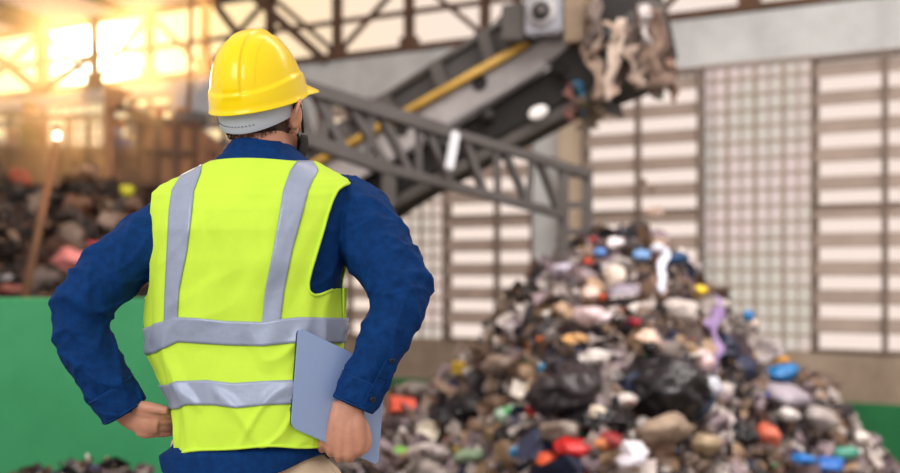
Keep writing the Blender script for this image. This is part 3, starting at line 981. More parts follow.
# crumpled single pieces: name, col, row, radius, colour, squash, label, category
LUMPS = [
    ('plastic_bag', 553, 375, .075, (22, 140, 196), .7, 'bright blue plastic bag left of the middle of the heap', 'plastic bag'),
    ('plastic_bag', 776, 380, .13, (20, 112, 176), .42, 'blue plastic bag lying flat on the right slope', 'plastic bag'),
    ('plastic_bag', 520, 456, .07, (24, 130, 190), .5, 'blue scrap bag at the bottom left of the heap', 'plastic bag'),
    ('plastic_bag', 798, 464, .07, (30, 120, 200), .5, 'blue bag near the bottom right, left of the larger blue one', 'plastic bag'),
    ('plastic_bag', 822, 470, .09, (28, 104, 190), .5, 'blue bag at the bottom edge below the teal bottle', 'plastic bag'),
    ('plastic_bag', 638, 262, .055, (110, 150, 200), .6, 'pale blue bag near the top of the heap', 'plastic bag'),
    ('plastic_bag', 672, 268, .085, (44, 84, 130), .4, 'long dusty blue bag right of the top of the heap', 'plastic bag'),
    ('plastic_bag', 598, 259, .035, (84, 130, 196), .7, 'tiny blue bag left of the top of the heap', 'plastic bag'),
    ('plastic_bag', 612, 250, .06, (222, 214, 220), .6, 'white bag with a red patch at the top of the heap', 'plastic bag'),
    ('plastic_bag', 655, 256, .06, (214, 214, 226), .6, 'white bag between the pale blue bag and the white ribbon', 'plastic bag'),
    ('plastic_bag', 613, 284, .075, (220, 206, 194), .9, 'round white bag below the top of the heap', 'plastic bag'),
    ('plastic_bag', 590, 325, .10, (206, 184, 188), .6, 'pinkish white bag on the upper left of the heap', 'plastic bag'),
    ('plastic_bag', 604, 326, .06, (214, 200, 206), .6, 'small whitish bag touching the pinkish white bag', 'plastic bag'),
    ('plastic_bag', 560, 276, .06, (190, 182, 200), .6, 'lilac white bag on the upper left edge', 'plastic bag'),
    ('plastic_bag', 588, 300, .07, (206, 184, 172), .6, 'cream bag above the pinkish white bag', 'plastic bag'),
    ('plastic_bag', 645, 350, .075, (216, 188, 170), .9, 'peach coloured bag above the green scrap', 'plastic bag'),
    ('plastic_bag', 676, 318, .12, (190, 180, 176), .6, 'large silvery clear bag on the upper right', 'plastic bag'),
    ('plastic_bag', 696, 368, .08, (206, 178, 180), .8, 'pink and white printed bag right of the green scrap', 'plastic bag'),
    ('plastic_bag', 705, 392, .065, (196, 200, 212), .9, 'white bag hanging at the right of the slate blue bag', 'plastic bag'),
    ('plastic_bag', 700, 415, .06, (206, 202, 198), .8, 'pale crumpled bag under the white hanging bag', 'plastic bag'),
    ('plastic_bag', 620, 300, .09, (140, 132, 146), .5, 'mauve grey bag on the upper face', 'plastic bag'),
    ('plastic_bag', 780, 402, .15, (152, 144, 156), .5, 'large mauve grey bag on the right slope', 'plastic bag'),
    ('plastic_bag', 815, 425, .12, (160, 152, 150), .6, 'silver grey bag at the right end of the slope', 'plastic bag'),
    ('plastic_bag', 660, 440, .15, (156, 138, 120), .5, 'beige bag below the big black bag', 'plastic bag'),
    ('plastic_bag', 700, 450, .09, (176, 156, 128), .6, 'sandy bag low on the heap right of the beige one', 'plastic bag'),
    ('plastic_bag', 500, 372, .11, (136, 118, 108), .6, 'brownish bag on the left flank above the white tray', 'plastic bag'),
    ('plastic_bag', 470, 462, .11, (128, 150, 124), .4, 'greenish clear bag at the lower left', 'plastic bag'),
    ('plastic_bag', 436, 458, .09, (168, 158, 156), .5, 'grey bag at the bottom left beside the green scrap', 'plastic bag'),
    ('plastic_bag', 560, 440, .12, (126, 112, 104), .5, 'brown grey bag above the red cloth', 'plastic bag'),
    ('plastic_bag', 415, 395, .09, (112, 104, 98), .6, 'dusty bag on the far left shoulder of the heap', 'plastic bag'),
    ('plastic_bag', 438, 396, .07, (150, 146, 150), .5, 'pale grey bag behind the orange red box', 'plastic bag'),
    ('cloth_rag', 571, 454, .085, (190, 26, 28), .5, 'bright red cloth low in the heap', 'rag'),
    ('cloth_rag', 608, 444, .06, (140, 44, 48), .5, 'dark red cloth right of the bright red one', 'rag'),
    ('cloth_rag', 586, 268, .03, (196, 60, 40), .6, 'small red rag near the top left', 'rag'),
    ('cloth_rag', 591, 246, .028, (176, 40, 32), .6, 'tiny red rag on the crown of the heap', 'rag'),
    ('cloth_rag', 694, 297, .05, (226, 192, 12), .7, 'yellow rag near the right edge of the top', 'rag'),
    ('cloth_rag', 602, 449, .05, (220, 140, 90), .6, 'pale orange rag above the white container', 'rag'),
    ('cloth_rag', 640, 341, .03, (220, 150, 50), .6, 'small orange rag beside the peach bag', 'rag'),
    ('cloth_rag', 630, 328, .04, (176, 50, 70), .6, 'crimson rag above the peach bag', 'rag'),
    ('cloth_rag', 574, 347, .07, (206, 160, 104), .5, 'sandy orange rag above the bright blue bag', 'rag'),
    ('cloth_rag', 540, 344, .04, (206, 112, 62), .6, 'orange rag high on the left flank', 'rag'),
    ('cloth_rag', 775, 363, .06, (196, 140, 60), .4, 'orange brown rag above the flat blue bag', 'rag'),
    ('cloth_rag', 402, 455, .045, (120, 190, 70), .5, 'light green scrap at the far lower left', 'rag'),
    ('cloth_rag', 575, 436, .05, (28, 84, 62), .6, 'dark green rag under the brownish black bag', 'rag'),
    ('cloth_rag', 600, 303, .03, (200, 84, 40), .6, 'rust orange rag below the cream bag', 'rag'),
    ('ball', 545, 466, .05, (226, 92, 50), .9, 'orange crumpled ball at the bottom left of the red cloth', 'ball'),
    ('ball', 763, 441, .08, (206, 104, 78), .9, 'orange and white crumpled ball low on the right slope', 'ball'),
    ('foam_container', 628, 466, .06, (226, 224, 236), .6, 'white foam container at the bottom middle', 'container'),
    ('foam_container', 856, 441, .04, (226, 220, 214), .8, 'white foam lump at the right foot of the heap', 'container'),
    ('foam_container', 594, 421, .055, (206, 192, 172), .8, 'cream foam carton in the dark hollow of the heap', 'container'),
    ('foam_container', 783, 420, .06, (214, 210, 208), .7, 'white foam lump under the large mauve bag', 'container'),
    ('foam_container', 572, 385, .045, (170, 180, 196), .6, 'pale blue tub right of the bright blue bag', 'container'),
    ('foam_container', 511, 333, .04, (190, 184, 186), .7, 'pale foam block on the left outline of the heap', 'container'),
]
for i, (nm, px, py, r, col, sq, lab, cat) in enumerate(LUMPS):
    m = mat('piece_%d_%d_%d' % col, srgb(*col), .4, var=.18, scale=18, bump=.3, bscale=30, bdist=.01)
    p = on_heap(px, py, H1)
    simple(nm, crumpled(r, i * 3 + 1, sq, 3, 1.1), m, px, py, H1, lab, cat, i, rot=(random.Random(i).uniform(-.3, .3), random.Random(i + 9).uniform(-.3, .3), random.Random(i + 3).uniform(0, 6)), lift=r * .15, smooth=True)
# sheets, ribbons, boxes and bottles
cam_face = R(75)
simple('plastic_sheet', sheet(.17, .06, 1, .4), cm('green_sheet', (20, 150, 70)), 650, 366, H1, 'bright green plastic sheet above the big black bag', 'plastic sheet', 1, (R(60), .1, .1))
simple('plastic_sheet', sheet(.2, .05, 5, .4), cm('red_sheet', (196, 52, 56)), 540, 415, H1, 'red and white film strip under the white tray', 'plastic sheet', 1, (R(60), .05, .1))
simple('plastic_sheet', sheet(.26, .2, 9, .3), M_filmg, 760, 350, H1, 'pale film draped on the right outline near the blocks', 'plastic sheet', 1, (R(35), -.5, .1))
simple('plastic_sheet', sheet(.12, .08, 12, .4), cm('green_film2', (60, 170, 90)), 512, 417, H1, 'small green film piece left of the white tray', 'plastic sheet', 1, (R(50), .2, .4))
simple('ribbon', strip(.13, .95, 3), cm('purple_film', (150, 128, 172), .4), 712, 318, H1, 'long purple plastic ribbon hanging down the upper right', 'ribbon', 1, (R(-60), 0, -.22), .12)
simple('ribbon', strip(.08, .62, 5), cm('white_film', (214, 216, 230), .4), 660, 268, H1, 'white ribbon hanging below the top of the heap', 'ribbon', 1, (R(-58), .0, -.17), .12)
simple('carton', carton(.16, .10, .10, 2), cm('orange_red_box', (226, 92, 66)), 403, 409, H1, 'orange red box at the far left of the heap', 'box', 1, (R(-15), .1, .3))
simple('carton', carton(.13, .04, .08, 4), cm('yellow_card', (196, 160, 52)), 460, 376, H1, 'yellow card box on the left shoulder of the heap', 'box', 1, (R(15), .1, .2), .03)
simple('carton', carton(.12, .10, .05, 5), cm('white_card', (214, 212, 222)), 631, 462, H1, 'white card carton beside the white foam container', 'box', 1, (R(35), .1, .5), .04)
simple('bowl', bowl(.075, .05), cm('white_bowl', (214, 206, 190), .35), 427, 438, H1, 'white bowl tipped on its side low on the left flank', 'bowl', 1, (R(62), R(20), 0), .01, True)
simple('food_tray', tray(.24, .10, .03), cm('white_tray', (216, 206, 196), .4), 528, 403, H1, 'curved white tray on the left face of the heap', 'tray', 1, (R(55), R(16), 0), .02, True)
for i, (px, py, r, L, col, cc, lab, rot) in enumerate([
    (845, 458, .055, .22, (70, 150, 132), (230, 230, 230), 'teal plastic bottle at the right foot of the heap', (R(80), 0, 1.2)),
    (868, 449, .045, .24, (196, 190, 184), (206, 90, 60), 'white bottle standing askew at the right foot', (R(-10), R(-38), 0)),
    (509, 417, .05, .2, (148, 176, 156), (30, 160, 80), 'clear green bottle left of the green film piece', (R(70), R(10), 1.9)),
    (620, 410, .035, .18, (120, 110, 104), (120, 30, 30), 'brown bottle between the two black bags', (R(40), R(60), 0)),
    (756, 398, .04, .2, (186, 190, 196), (40, 80, 160), 'clear bottle lying left of the large mauve bag', (R(85), 0, .6)),
    (690, 345, .035, .17, (200, 196, 206), (200, 40, 50), 'clear bottle above the pink and white printed bag', (R(60), R(-40), .3)),
]):
    p = on_heap(px, py, H1)
    e = empty('plastic_bottle', p, lab, 'bottle')
    Mx = Matrix.Translation(p + Vector((0, -.02, r * .6))) @ (Matrix.Rotation(rot[2], 4, 'Z') @ Matrix.Rotation(rot[1], 4, 'Y') @ Matrix.Rotation(rot[0], 4, 'X'))
    bm = bottle(r, L); bmesh.ops.transform(bm, matrix=Mx, verts=bm.verts); part('bottle_body', bm, cm('bottle_%d_%d_%d' % col, col, .3), e, True)
    bm = bottle_cap(r, L); bmesh.ops.transform(bm, matrix=Mx, verts=bm.verts); part('cap', bm, cm('cap_%d_%d_%d' % cc, cc, .4), e, True)

# unremarkable crumpled bags spread over the heap, shared meshes copied piece by piece
rnd = random.Random(77)
kinds = [('grey', (146, 138, 136)), ('brown', (104, 84, 72)), ('pale', (196, 188, 184)), ('tan', (150, 124, 98)), ('mauve', (128, 112, 120)), ('dark', (52, 46, 48))]
zones = [('low on the left flank of the heap', 385, 520, 400, 473), ('on the upper left face of the heap', 500, 610, 290, 400), ('around the crown of the heap', 575, 690, 236, 300),
         ('on the middle face of the heap', 600, 720, 300, 400), ('along the bottom middle of the heap', 520, 720, 400, 473), ('on the right slope of the heap', 720, 860, 340, 473)]
protos = {}
for zi, (zn, xa, xb, ya, yb) in enumerate(zones):
    for ki, (kn, col) in enumerate(kinds):
        m = mat('common_%s_film' % kn, srgb(*col), .42, var=.25, scale=10, bump=.3, bscale=25, bdist=.01)
        cnt = 0
        for _ in range(60):
            if cnt >= 5: break
            px, py = rnd.uniform(xa, xb), rnd.uniform(ya, yb)
            p = on_heap(px, py, H1)
            if p is None: continue
            if any(abs(px - a) < r_ + 6 and abs(py - b) < r_ + 4 for a, b, r_ in AVOID): continue
            key = (kn, cnt % 2)
            if key not in protos:
                o = obj('crumpled_bag', crumpled(.075, ki * 5 + cnt + 200, .55, 3, 1.2), m, None, True); protos[key] = o
            else:
                o = protos[key].copy(); C.objects.link(o)
            put(o, p + Vector((0, 0, .01)), (rnd.uniform(-.6, .6), rnd.uniform(-.6, .6), rnd.uniform(0, 6.3)))
            s_ = rnd.uniform(.6, 1.35); o.scale = (s_, s_, s_)
            tag(o, '%s crumpled plastic bag %s' % (kn, zn), 'plastic bag', '%s bags %s' % (kn, zn))
            cnt += 1

# rags hanging from the conveyor head
RAGS = [(612, 26, .13, .62, (144, 124, 110), 'beige rag hanging at the front of the conveyor head', -.35), (598, 20, .09, .55, (150, 132, 120), 'dusty beige rag left of the longest beige rag on the head', -.4),
        (624, 22, .08, .66, (166, 150, 138), 'palest long rag hanging from the conveyor head', -.4), (636, 30, .10, .36, (120, 104, 96), 'grey brown rag in the mouth of the conveyor head', -.3),
        (660, 36, .16, .48, (98, 80, 70), 'thick brown rag at the tip of the conveyor head', -.15), (667, 48, .09, .42, (84, 66, 58), 'dark brown rag trailing from the tip', -.1),
        (652, 8, .08, .32, (176, 168, 168), 'pale rag at the upper edge of the tip', -.35), (570, 84, .08, .30, (130, 90, 84), 'reddish rag caught under the head', .0),
        (578, 82, .05, .28, (60, 110, 140), 'blue rag caught under the head', -.05), (588, 88, .12, .34, (104, 92, 78), 'olive brown rag under the head', .0),
        (597, 96, .07, .26, (120, 104, 88), 'tattered rag end above the cream column', .05), (644, 8, .07, .4, (66, 52, 46), 'dark rag strip across the head opening', -.4)]
RAGS += [(656, 14, .12, .62, (112, 92, 80), 'brown rag sheet down the right face of the head', -.35), (640, 50, .10, .34, (146, 128, 116), 'faded rag low on the face of the head', -.35),
         (618, 56, .07, .26, (86, 70, 62), 'dark tatter below the beige rags', -.3), (604, 4, .10, .4, (96, 84, 78), 'grey rag beside the tan bracket', -.4), (672, 60, .06, .34, (110, 86, 72), 'narrow brown rag dangling lowest from the tip', -.1)]
for i, (px, py, w, L, col, lab, off) in enumerate(RAGS):
    o = obj('hanging_rag', strip(w * 1.6, L, i * 2.3 + 1), mat('rag_%d_%d_%d' % col, srgb(*col), .9, var=.25, scale=12), None, True)
    put(o, cp(px, py, off * .5), (0, R(random.Random(i).uniform(-12, 12)), random.Random(i).uniform(-.6, .6)))
    tag(o, lab, 'rag')
simple_mid = [(648, 185, .05, (120, 100, 86), 'brown scrap falling left of the window post'), (654, 212, .07, (150, 128, 116), 'beige scrap falling below the brown one'),
              (638, 160, .035, (110, 90, 80), 'small dark scrap falling under the conveyor head'), (662, 98, .03, (40, 90, 70), 'green scrap at the end of the brown rag')]
for i, (px, py, r, col, lab) in enumerate(simple_mid):
    o = obj('falling_scrap', sheet(r * 2.4, r * 1.0, i * 4 + 2, .5), mat('fall_%d' % i, srgb(*col), .8, var=.2), None, True)
    put(o, at(px, py, 9.3), (R(60), R(40 - 50 * (i % 2)), .4 * i)); tag(o, lab, 'scrap')
o = obj('falling_scrap', crumpled(.05, 91, .8), mat('piece_20_112_176', srgb(20, 112, 176), .5), None, True); put(o, at(748, 316, 9.6), (0, 0, 0)); tag(o, 'small blue bag in the air before the glass blocks', 'plastic bag')
o = obj('falling_scrap', crumpled(.04, 94, .8), mat('fall_w', srgb(205, 186, 176), .5), None, True); put(o, at(753, 324, 9.6), (0, 0, 0)); tag(o, 'small pale bag in the air under the small blue bag', 'plastic bag')

# bits on the litter mound at bottom left
for i, (px, py, r, col, lab) in enumerate([(98, 464, .035, (206, 190, 80), 'yellow bit on the litter mound'), (70, 466, .05, (150, 150, 150), 'grey bag on the litter mound left of the yellow bit'), (40, 468, .05, (70, 74, 76), 'dark bag at the left end of the litter mound'), (120, 466, .03, (190, 180, 180), 'pale bit at the right end of the litter mound')]):
    simple('litter', crumpled(r, 400 + i, .7), mat('litter_%d' % i, srgb(*col), .5), px, py, H3, lab, 'litter', i, lift=.01, smooth=True)

# ---- items on the scrap bank behind the barrier
for i, (nm, px, py, r, col, lab, cat, sq) in enumerate([
    ('garbage_bag', 72, 262, .17, (206, 128, 128), 'pink bag on the scrap just above the green barrier', 'bag', .6), ('garbage_bag', 92, 248, .09, (170, 60, 70), 'small crimson bag right of the pink bag', 'bag', .6),
    ('ball', 127, 191, .055, (190, 190, 40), 'yellow green ball on the scrap beside the left arm', 'ball', 1), ('garbage_bag', 108, 222, .10, (126, 108, 96), 'round grey bag beside the upright post', 'bag', .9),
    ('garbage_bag', 72, 240, .13, (106, 92, 84), 'grey brown bag above the pink bag', 'bag', 1.1), ('garbage_bag', 42, 280, .13, (88, 78, 74), 'dark grey tarpaulin roll above the barrier at left', 'bag', .6),
    ('garbage_bag', 12, 290, .10, (128, 74, 66), 'dusty red bag at the left end above the barrier', 'bag', .5), ('cloth_rag', 20, 180, .08, (150, 52, 36), 'red cloth high on the scrap at the left edge', 'rag', 1.2),
    ('garbage_bag', 78, 205, .10, (110, 78, 58), 'brown bag between the leaning pole and the upright post', 'bag', .8), ('cloth_rag', 86, 172, .13, (120, 92, 74), 'tan cloth on the scrap below the railing', 'rag', .5),
    ('garbage_bag', 130, 205, .12, (104, 80, 64), 'brown bag under the yellow green ball', 'bag', .6), ('garbage_bag', 4, 278, .06, (170, 170, 176), 'pale bag at the very left above the barrier', 'bag', .6)]):
    p = on_heap(px, py, H2, 8.2, 14)
    if p is None: p = at(px, py, 11.8)
    o = obj(nm, crumpled(r, 300 + i, sq), mat('bank_%d' % i, srgb(*col), .6, var=.2, scale=8), None, True)
    put(o, p, (0, 0, i)); tag(o, lab, cat)
# leaning pole with a bright lamp at its top
e = empty('work_lamp', at(28, 285, 9.6), 'bright work lamp at the top of a leaning wooden pole', 'lamp')
bm = bmesh.new(); tube(bm, [at(24, 300, 9.6), at(57, 142, 10.6)], .035, 10); part('pole', bm, mat('wood_pole', srgb(104, 72, 48), .8, var=.2, aniso=(1, 1, .2)), e, True)
bm = bmesh.new(); ball(bm, at(57, 136, 10.6), (.028, .028, .04), 3); part('bulb', bm, mat('lit_bulb', (1, .9, .75, 1), .3, emit=((1, .88, .72, 1), 5)), e, True)
bm = bmesh.new(); lathe(bm, [(.03, .05), (.045, .062), (.03, .085)], 14, Matrix.Translation(at(57, 136, 10.6))); part('bulb_holder', bm, M_black, e, True)
light('work_lamp_glow', 'POINT', at(62, 128, 10.0), 14, (1.0, .52, .22), size=.15)
# ------------------------------------------------------------------ sorting machine at the left
MY = 14.0
def mp_(px, py, off=0.0): return at(px, py, MY) + Vector((0, off, 0))


M_hop = mat('dusty_brown_panel', srgb(142, 96, 62), .65, .1, var=.22, scale=2.5)
M_hopd = mat('dark_brown_panel', srgb(84, 54, 36), .65, .1, var=.25, scale=2.5)
ms = empty('sorting_machine', Vector((mp_(120, 200).x, MY, PIT)), 'brown steel sorting machine with a ribbed hopper behind the scrap', 'machine')
bm = bmesh.new(); prism(bm, [mp_(137, 118), mp_(192, 124), mp_(203, 136), mp_(200, 182), mp_(137, 190)], Vector((0, 1.3, 0))); bmesh.ops.recalc_face_normals(bm, faces=bm.faces); part('hopper', bm, M_hop, ms)
for x in (140, 158, 178, 196):
    bm = bmesh.new(); bar(bm, mp_(x, 120, -.02), mp_(x, 188, -.02), .06, .05); part('rib', bm, M_hopd, ms)
for y in (122, 152, 184):
    bm = bmesh.new(); bar(bm, mp_(137, y, -.03), mp_(199, y + 1, -.03), .05, .06); part('rib', bm, M_hopd, ms)
bm = bmesh.new(); box(bm, mp_(118, 186, .5), (.5, 1.1, .4)); bevel(bm, .02); part('gear_housing', bm, M_hopd, ms)
bm = bmesh.new(); tube(bm, [mp_(112, 104, .1), mp_(150, 118, .1), mp_(200, 124, .1)], .035, 8); part('feed_pipe', bm, M_hopd, ms, True)
bm = bmesh.new(); box(bm, mp_(186, 116, .3), (.32, .4, .14)); bevel(bm, .02); part('motor', bm, M_steel, ms)
bm = bmesh.new(); tube(bm, [mp_(172, 118, .2), mp_(176, 108, .2), mp_(188, 112, .2)], .05, 10, 3); part('elbow_duct', bm, M_hop, ms, True)
bm = bmesh.new(); tube(bm, [mp_(183, 116, .3), mp_(186, -10, .3)], .028, 8); part('vertical_pipe', bm, M_hop, ms, True)
bm = bmesh.new(); tube(bm, [mp_(155, 116, .2), mp_(155, 106, .2)], .05, 10); part('valve', bm, mat('dull_red_paint', srgb(170, 80, 66), .5), ms, True)
for x in (140, 198):
    for o_ in (.05, 1.2):
        bm = bmesh.new(); p = mp_(x, 180, o_); bar(bm, p, Vector((p.x, p.y, PIT)), .1, .1); part('leg', bm, M_hopd, ms)
bm = bmesh.new(); bar(bm, mp_(100, 222, .2), mp_(205, 218, .2), .1, .14); part('cross_beam', bm, M_hopd, ms)
bm = bmesh.new(); bar(bm, mp_(205, 150, .5), mp_(130, 150, 1.6), .1, .1); part('cross_beam', bm, M_hopd, ms)

# elevated walkway with railing, workers stand on it
WY = 18.5
def wp_(px, py, off=0.0): return at(px, py, WY) + Vector((0, off, 0))


DZ = 2.1
wk = empty('elevated_walkway', Vector((wp_(60, 200).x, WY, PIT)), 'raised steel walkway with a railing before the bright far wall', 'walkway')
bm = bmesh.new(); box(bm, ((wp_(-40, 0).x + wp_(150, 0).x) / 2, WY + .9, DZ - .06), (wp_(150, 0).x - wp_(-40, 0).x, 1.9, .12)); part('deck', bm, M_hopd, wk)
bm = bmesh.new(); bar(bm, wp_(-40, 113), wp_(150, 121), .06, .06); part('handrail', bm, M_rust, wk)
bm = bmesh.new(); bar(bm, wp_(-40, 148), wp_(150, 150), .06, .09); part('middle_rail', bm, M_rust, wk)
for x in (-20, 46, 68, 88, 112, 140):
    bm = bmesh.new(); p = wp_(x, 117); bar(bm, p, Vector((p.x, p.y, DZ - .1)), .06, .06); part('railing_post', bm, M_rust, wk)
bm = bmesh.new(); prism(bm, [wp_(-40, 150, .02), wp_(150, 152, .02), wp_(150, 205, .02), wp_(-40, 205, .02)], Vector((0, .04, 0))); bmesh.ops.recalc_face_normals(bm, faces=bm.faces); part('kick_panel', bm, M_hopd, wk)
for x in (-25, 60, 145):
    for o_ in (.1, 1.7):
        bm = bmesh.new(); p = wp_(x, 200, o_); bar(bm, Vector((p.x, p.y, DZ - .1)), Vector((p.x, p.y, PIT)), .12, .12); part('support', bm, M_hopd, wk)

# upright post with a box and a short arm, in front of the walkway
up = empty('signal_post', Vector((at(109, 240, 12.6).x, 12.6, PIT)), 'upright steel post carrying a square box with a short side arm', 'post')
bm = bmesh.new(); p = at(109, 104, 12.6); bar(bm, p, Vector((p.x, p.y, PIT)), .085, .085); part('post', bm, M_hop, up)
bm = bmesh.new(); prism(bm, [at(103, 86, 12.5), at(121, 88, 12.5), at(119, 104, 12.5), at(110, 110, 12.5), at(105, 104, 12.5)], Vector((0, .2, 0))); bmesh.ops.recalc_face_normals(bm, faces=bm.faces); bevel(bm, .01); part('box', bm, M_hop, up)
bm = bmesh.new(); bar(bm, at(118, 94, 12.6), at(131, 93, 12.6), .04, .05); part('arm', bm, M_hop, up)


def far_worker(px, top, Y, deck, shirt_m, helm_m, vest_m, label, faceyaw, mask=False):
    """small upright figure: head, trunk, arms and legs as one body, clothes as children"""
    x = (px - 450) / FPX * Y
    ztop = CAM_H + (HZ - top) / FPX * Y
    base = ztop - 1.74
    e = empty('person', Vector((x, Y, base)), label, 'person')
    Rm = Matrix.Translation((x, Y, base)) @ Matrix.Rotation(faceyaw, 4, 'Z')
    def q(a, b, c): return Rm @ Vector((a, b, c))
    V = Vector
    def limbs(bm, k, hands=True, legs=True, trunk=True):
        ax = Rm.to_3x3() @ V((0, 1, 0))
        if trunk: tube(bm, [q(0, 0, .84), q(0, 0, .98), q(0, 0, 1.15), q(0, 0, 1.32), q(0, 0, 1.42), q(0, 0, 1.47)], [.155 * k, .165 * k, .155 * k, .19 * k, .165 * k, .07], 24, 4, True, (ax, .62))
        for s in (-1, 1):
            tube(bm, [q(s * .15, 0, 1.39), q(s * .21, .0, 1.33), q(s * .25, -.03, 1.1), q(s * .2, .14, .97)] + ([q(s * .14, .24, .99)] if hands else []), [.055 * k, .056 * k, .045 * k, .036 * k] + ([.03] if hands else []), 14, 5)
            if legs: tube(bm, [q(s * .09, 0, .9), q(s * .1, 0, .75), q(s * .11, .01, .48), q(s * .11, 0, .08)], [.09 * k, .085 * k, .062 * k, .045 * k], 16, 5)
            if hands:
                for f in range(4): tube(bm, [q(s * .14, .24, .985 + .012 * f), q(s * .12, .30, .98 + .013 * f), q(s * .09, .33, .975 + .013 * f)], [.011, .0095, .007], 8, 3)
                tube(bm, [q(s * .15, .23, 1.01), q(s * .11, .25, 1.045)], [.012, .008], 8)
    bm = bmesh.new()
    limbs(bm, .86)
    tube(bm, [q(0, 0, 1.42), q(0, .01, 1.52)], [.055, .055], 16)
    ball(bm, q(0, .02, 1.63), (.078, .098, .115), 3, rot=Rm.to_3x3())
    ball(bm, q(0, .045, 1.56), (.055, .06, .06), 3)
    tube(bm, [q(0, .11, 1.645), q(0, .13, 1.615)], [.009, .014], 8)
    for s in (-1, 1): ball(bm, q(s * .08, 0, 1.62), (.01, .018, .03), 2)
    for s in (-1, 1): tube(bm, [q(s * .11, -.04, .04), q(s * .11, .16, .03)], [.042, .032], 12, 3)
    part('body', fused(bm, .008, 3), M_skin, e, True)
    bm = bmesh.new(); limbs(bm, 1.12, False, False); part('shirt', fused(bm, .012, 3), shirt_m, e, True)
    bm = bmesh.new()
    tube(bm, [q(0, 0, .95), q(0, 0, .84)], [.165, .15], 20, 2, True, (Rm.to_3x3() @ V((0, 1, 0)), .68))
    for s in (-1, 1): tube(bm, [q(s * .085, 0, .9), q(s * .1, 0, .72), q(s * .11, .01, .48), q(s * .11, 0, .1)], [.1, .097, .076, .07], 18, 5)
    part('trousers', fused(bm, .012, 3), mat('dark_trousers', srgb(56, 50, 52), .8), e, True)
    if vest_m:
        bm = bmesh.new(); tube(bm, [q(0, 0, .88), q(0, 0, 1.0), q(0, 0, 1.15), q(0, 0, 1.32), q(0, 0, 1.425)], [.195, .195, .19, .225, .16], 28, 4, False, (Rm.to_3x3() @ V((0, 1, 0)), .68)); part('vest', modified(bm, [('SOLIDIFY', dict(thickness=.01, offset=1))]), vest_m, e, True)
    bm = bmesh.new()
    lathe(bm, [(.128, 1.655), (.122, 1.668), (.116, 1.68), (.108, 1.715), (.09, 1.75), (.05, 1.772), (.0009, 1.778)], 28, Rm); part('hard_hat', modified(bm, [('SOLIDIFY', dict(thickness=.004))]), helm_m, e, True)
    if mask:
        bm = bmesh.new(); ball(bm, q(0, .065, 1.575), (.06, .06, .05), 3, rot=Rm.to_3x3()); part('face_mask', bm, mat('white_mask', srgb(220, 222, 228), .8), e, True)


wn_label = 'worker in an orange hard hat, white mask and grey blue shirt behind the railing'
far_worker(118, 121, 19.4, DZ, mat('grey_blue_shirt', srgb(96, 108, 140), .85), mat('orange_hard_hat', srgb(226, 118, 40), .4), None, wn_label, PI, True)
far_worker(30, 103, 19.4, DZ, mat('dark_olive_shirt', srgb(74, 60, 40), .85), mat('brown_hard_hat', srgb(110, 66, 40), .5), mat('faded_green_vest', srgb(92, 92, 52), .8), 'worker in a faded green vest standing at the far left of the walkway', PI * .8)
far_worker(12, 130, 19.0, DZ, mat('orange_grey_shirt', srgb(186, 130, 96), .85), mat('pale_hard_hat', srgb(206, 160, 110), .5), None, 'shorter worker in an orange brown shirt left of the green vested worker', PI)
# ------------------------------------------------------------------ the worker in the foreground, seen from behind
Y0 = 2.62
YAW = R(-15)

man = empty('person', (at(245, 400, Y0).x, Y0 + 0.02, 0.0), 'man seen from behind in a yellow hard hat and lime vest, hand on hip', 'person')

# torso rings: image row, left and right silhouette column, half depth (m), y shift
TORSO = [(138, 236, 284, .062, .00), (146, 230, 292, .066, .0), (155, 226, 300, .072, .0), (160, 219, 307, .078, .0), (165, 210, 316, .086, .0), (170, 200, 325, .092, .0), (175, 189, 335, .097, .0), (180, 176, 344, .101, .0),
         (186, 164, 350, .106, .0), (195, 155, 354, .113, -.002), (210, 152, 353, .120, -.005), (230, 152, 348, .126, -.008), (260, 152, 343, .127, -.006),
         (290, 151, 340, .124, 0), (325, 149, 339, .119, .002), (350, 152, 337, .117, .0), (380, 165, 335, .121, -.004), (405, 179, 333, .126, -.006),
         (430, 183, 332, .130, -.006), (455, 187, 328, .131, -.004), (475, 180, 326, .131, -.002)]
cs, sn = math.cos(YAW), math.sin(YAW)


def ring_pt(py, th, off=0.0, tab=TORSO):
    xl, xr, b, yc = smooth_tab(tab, py)
    Yc = Y0 + yc
    hw = (xr - xl) / 2 / FPX * Yc + off
    b = b + off
    a = math.sqrt(max(hw * hw - (b * sn) ** 2, 1e-5)) / cs
    e = 2 / 2.35
    c, s = math.cos(th), math.sin(th)
    x = a * math.copysign(abs(c) ** e, c); y = b * math.copysign(abs(s) ** e, s)
    X = ((xl + xr) / 2 - 450) / FPX * Yc
    Yp = Yc + x * sn + y * cs
    return Vector((X + x * cs - y * sn, Yp, CAM_H - (py - HZ) / FPX * Yp))


def px_of(p): return 450 + p.x / p.y * FPX
def py_of(p): return HZ - (p.z - CAM_H) / p.y * FPX


def sstep(x, a, b):
    t = min(1, max(0, (x - a) / (b - a)))
    return t * t * (3 - 2 * t)


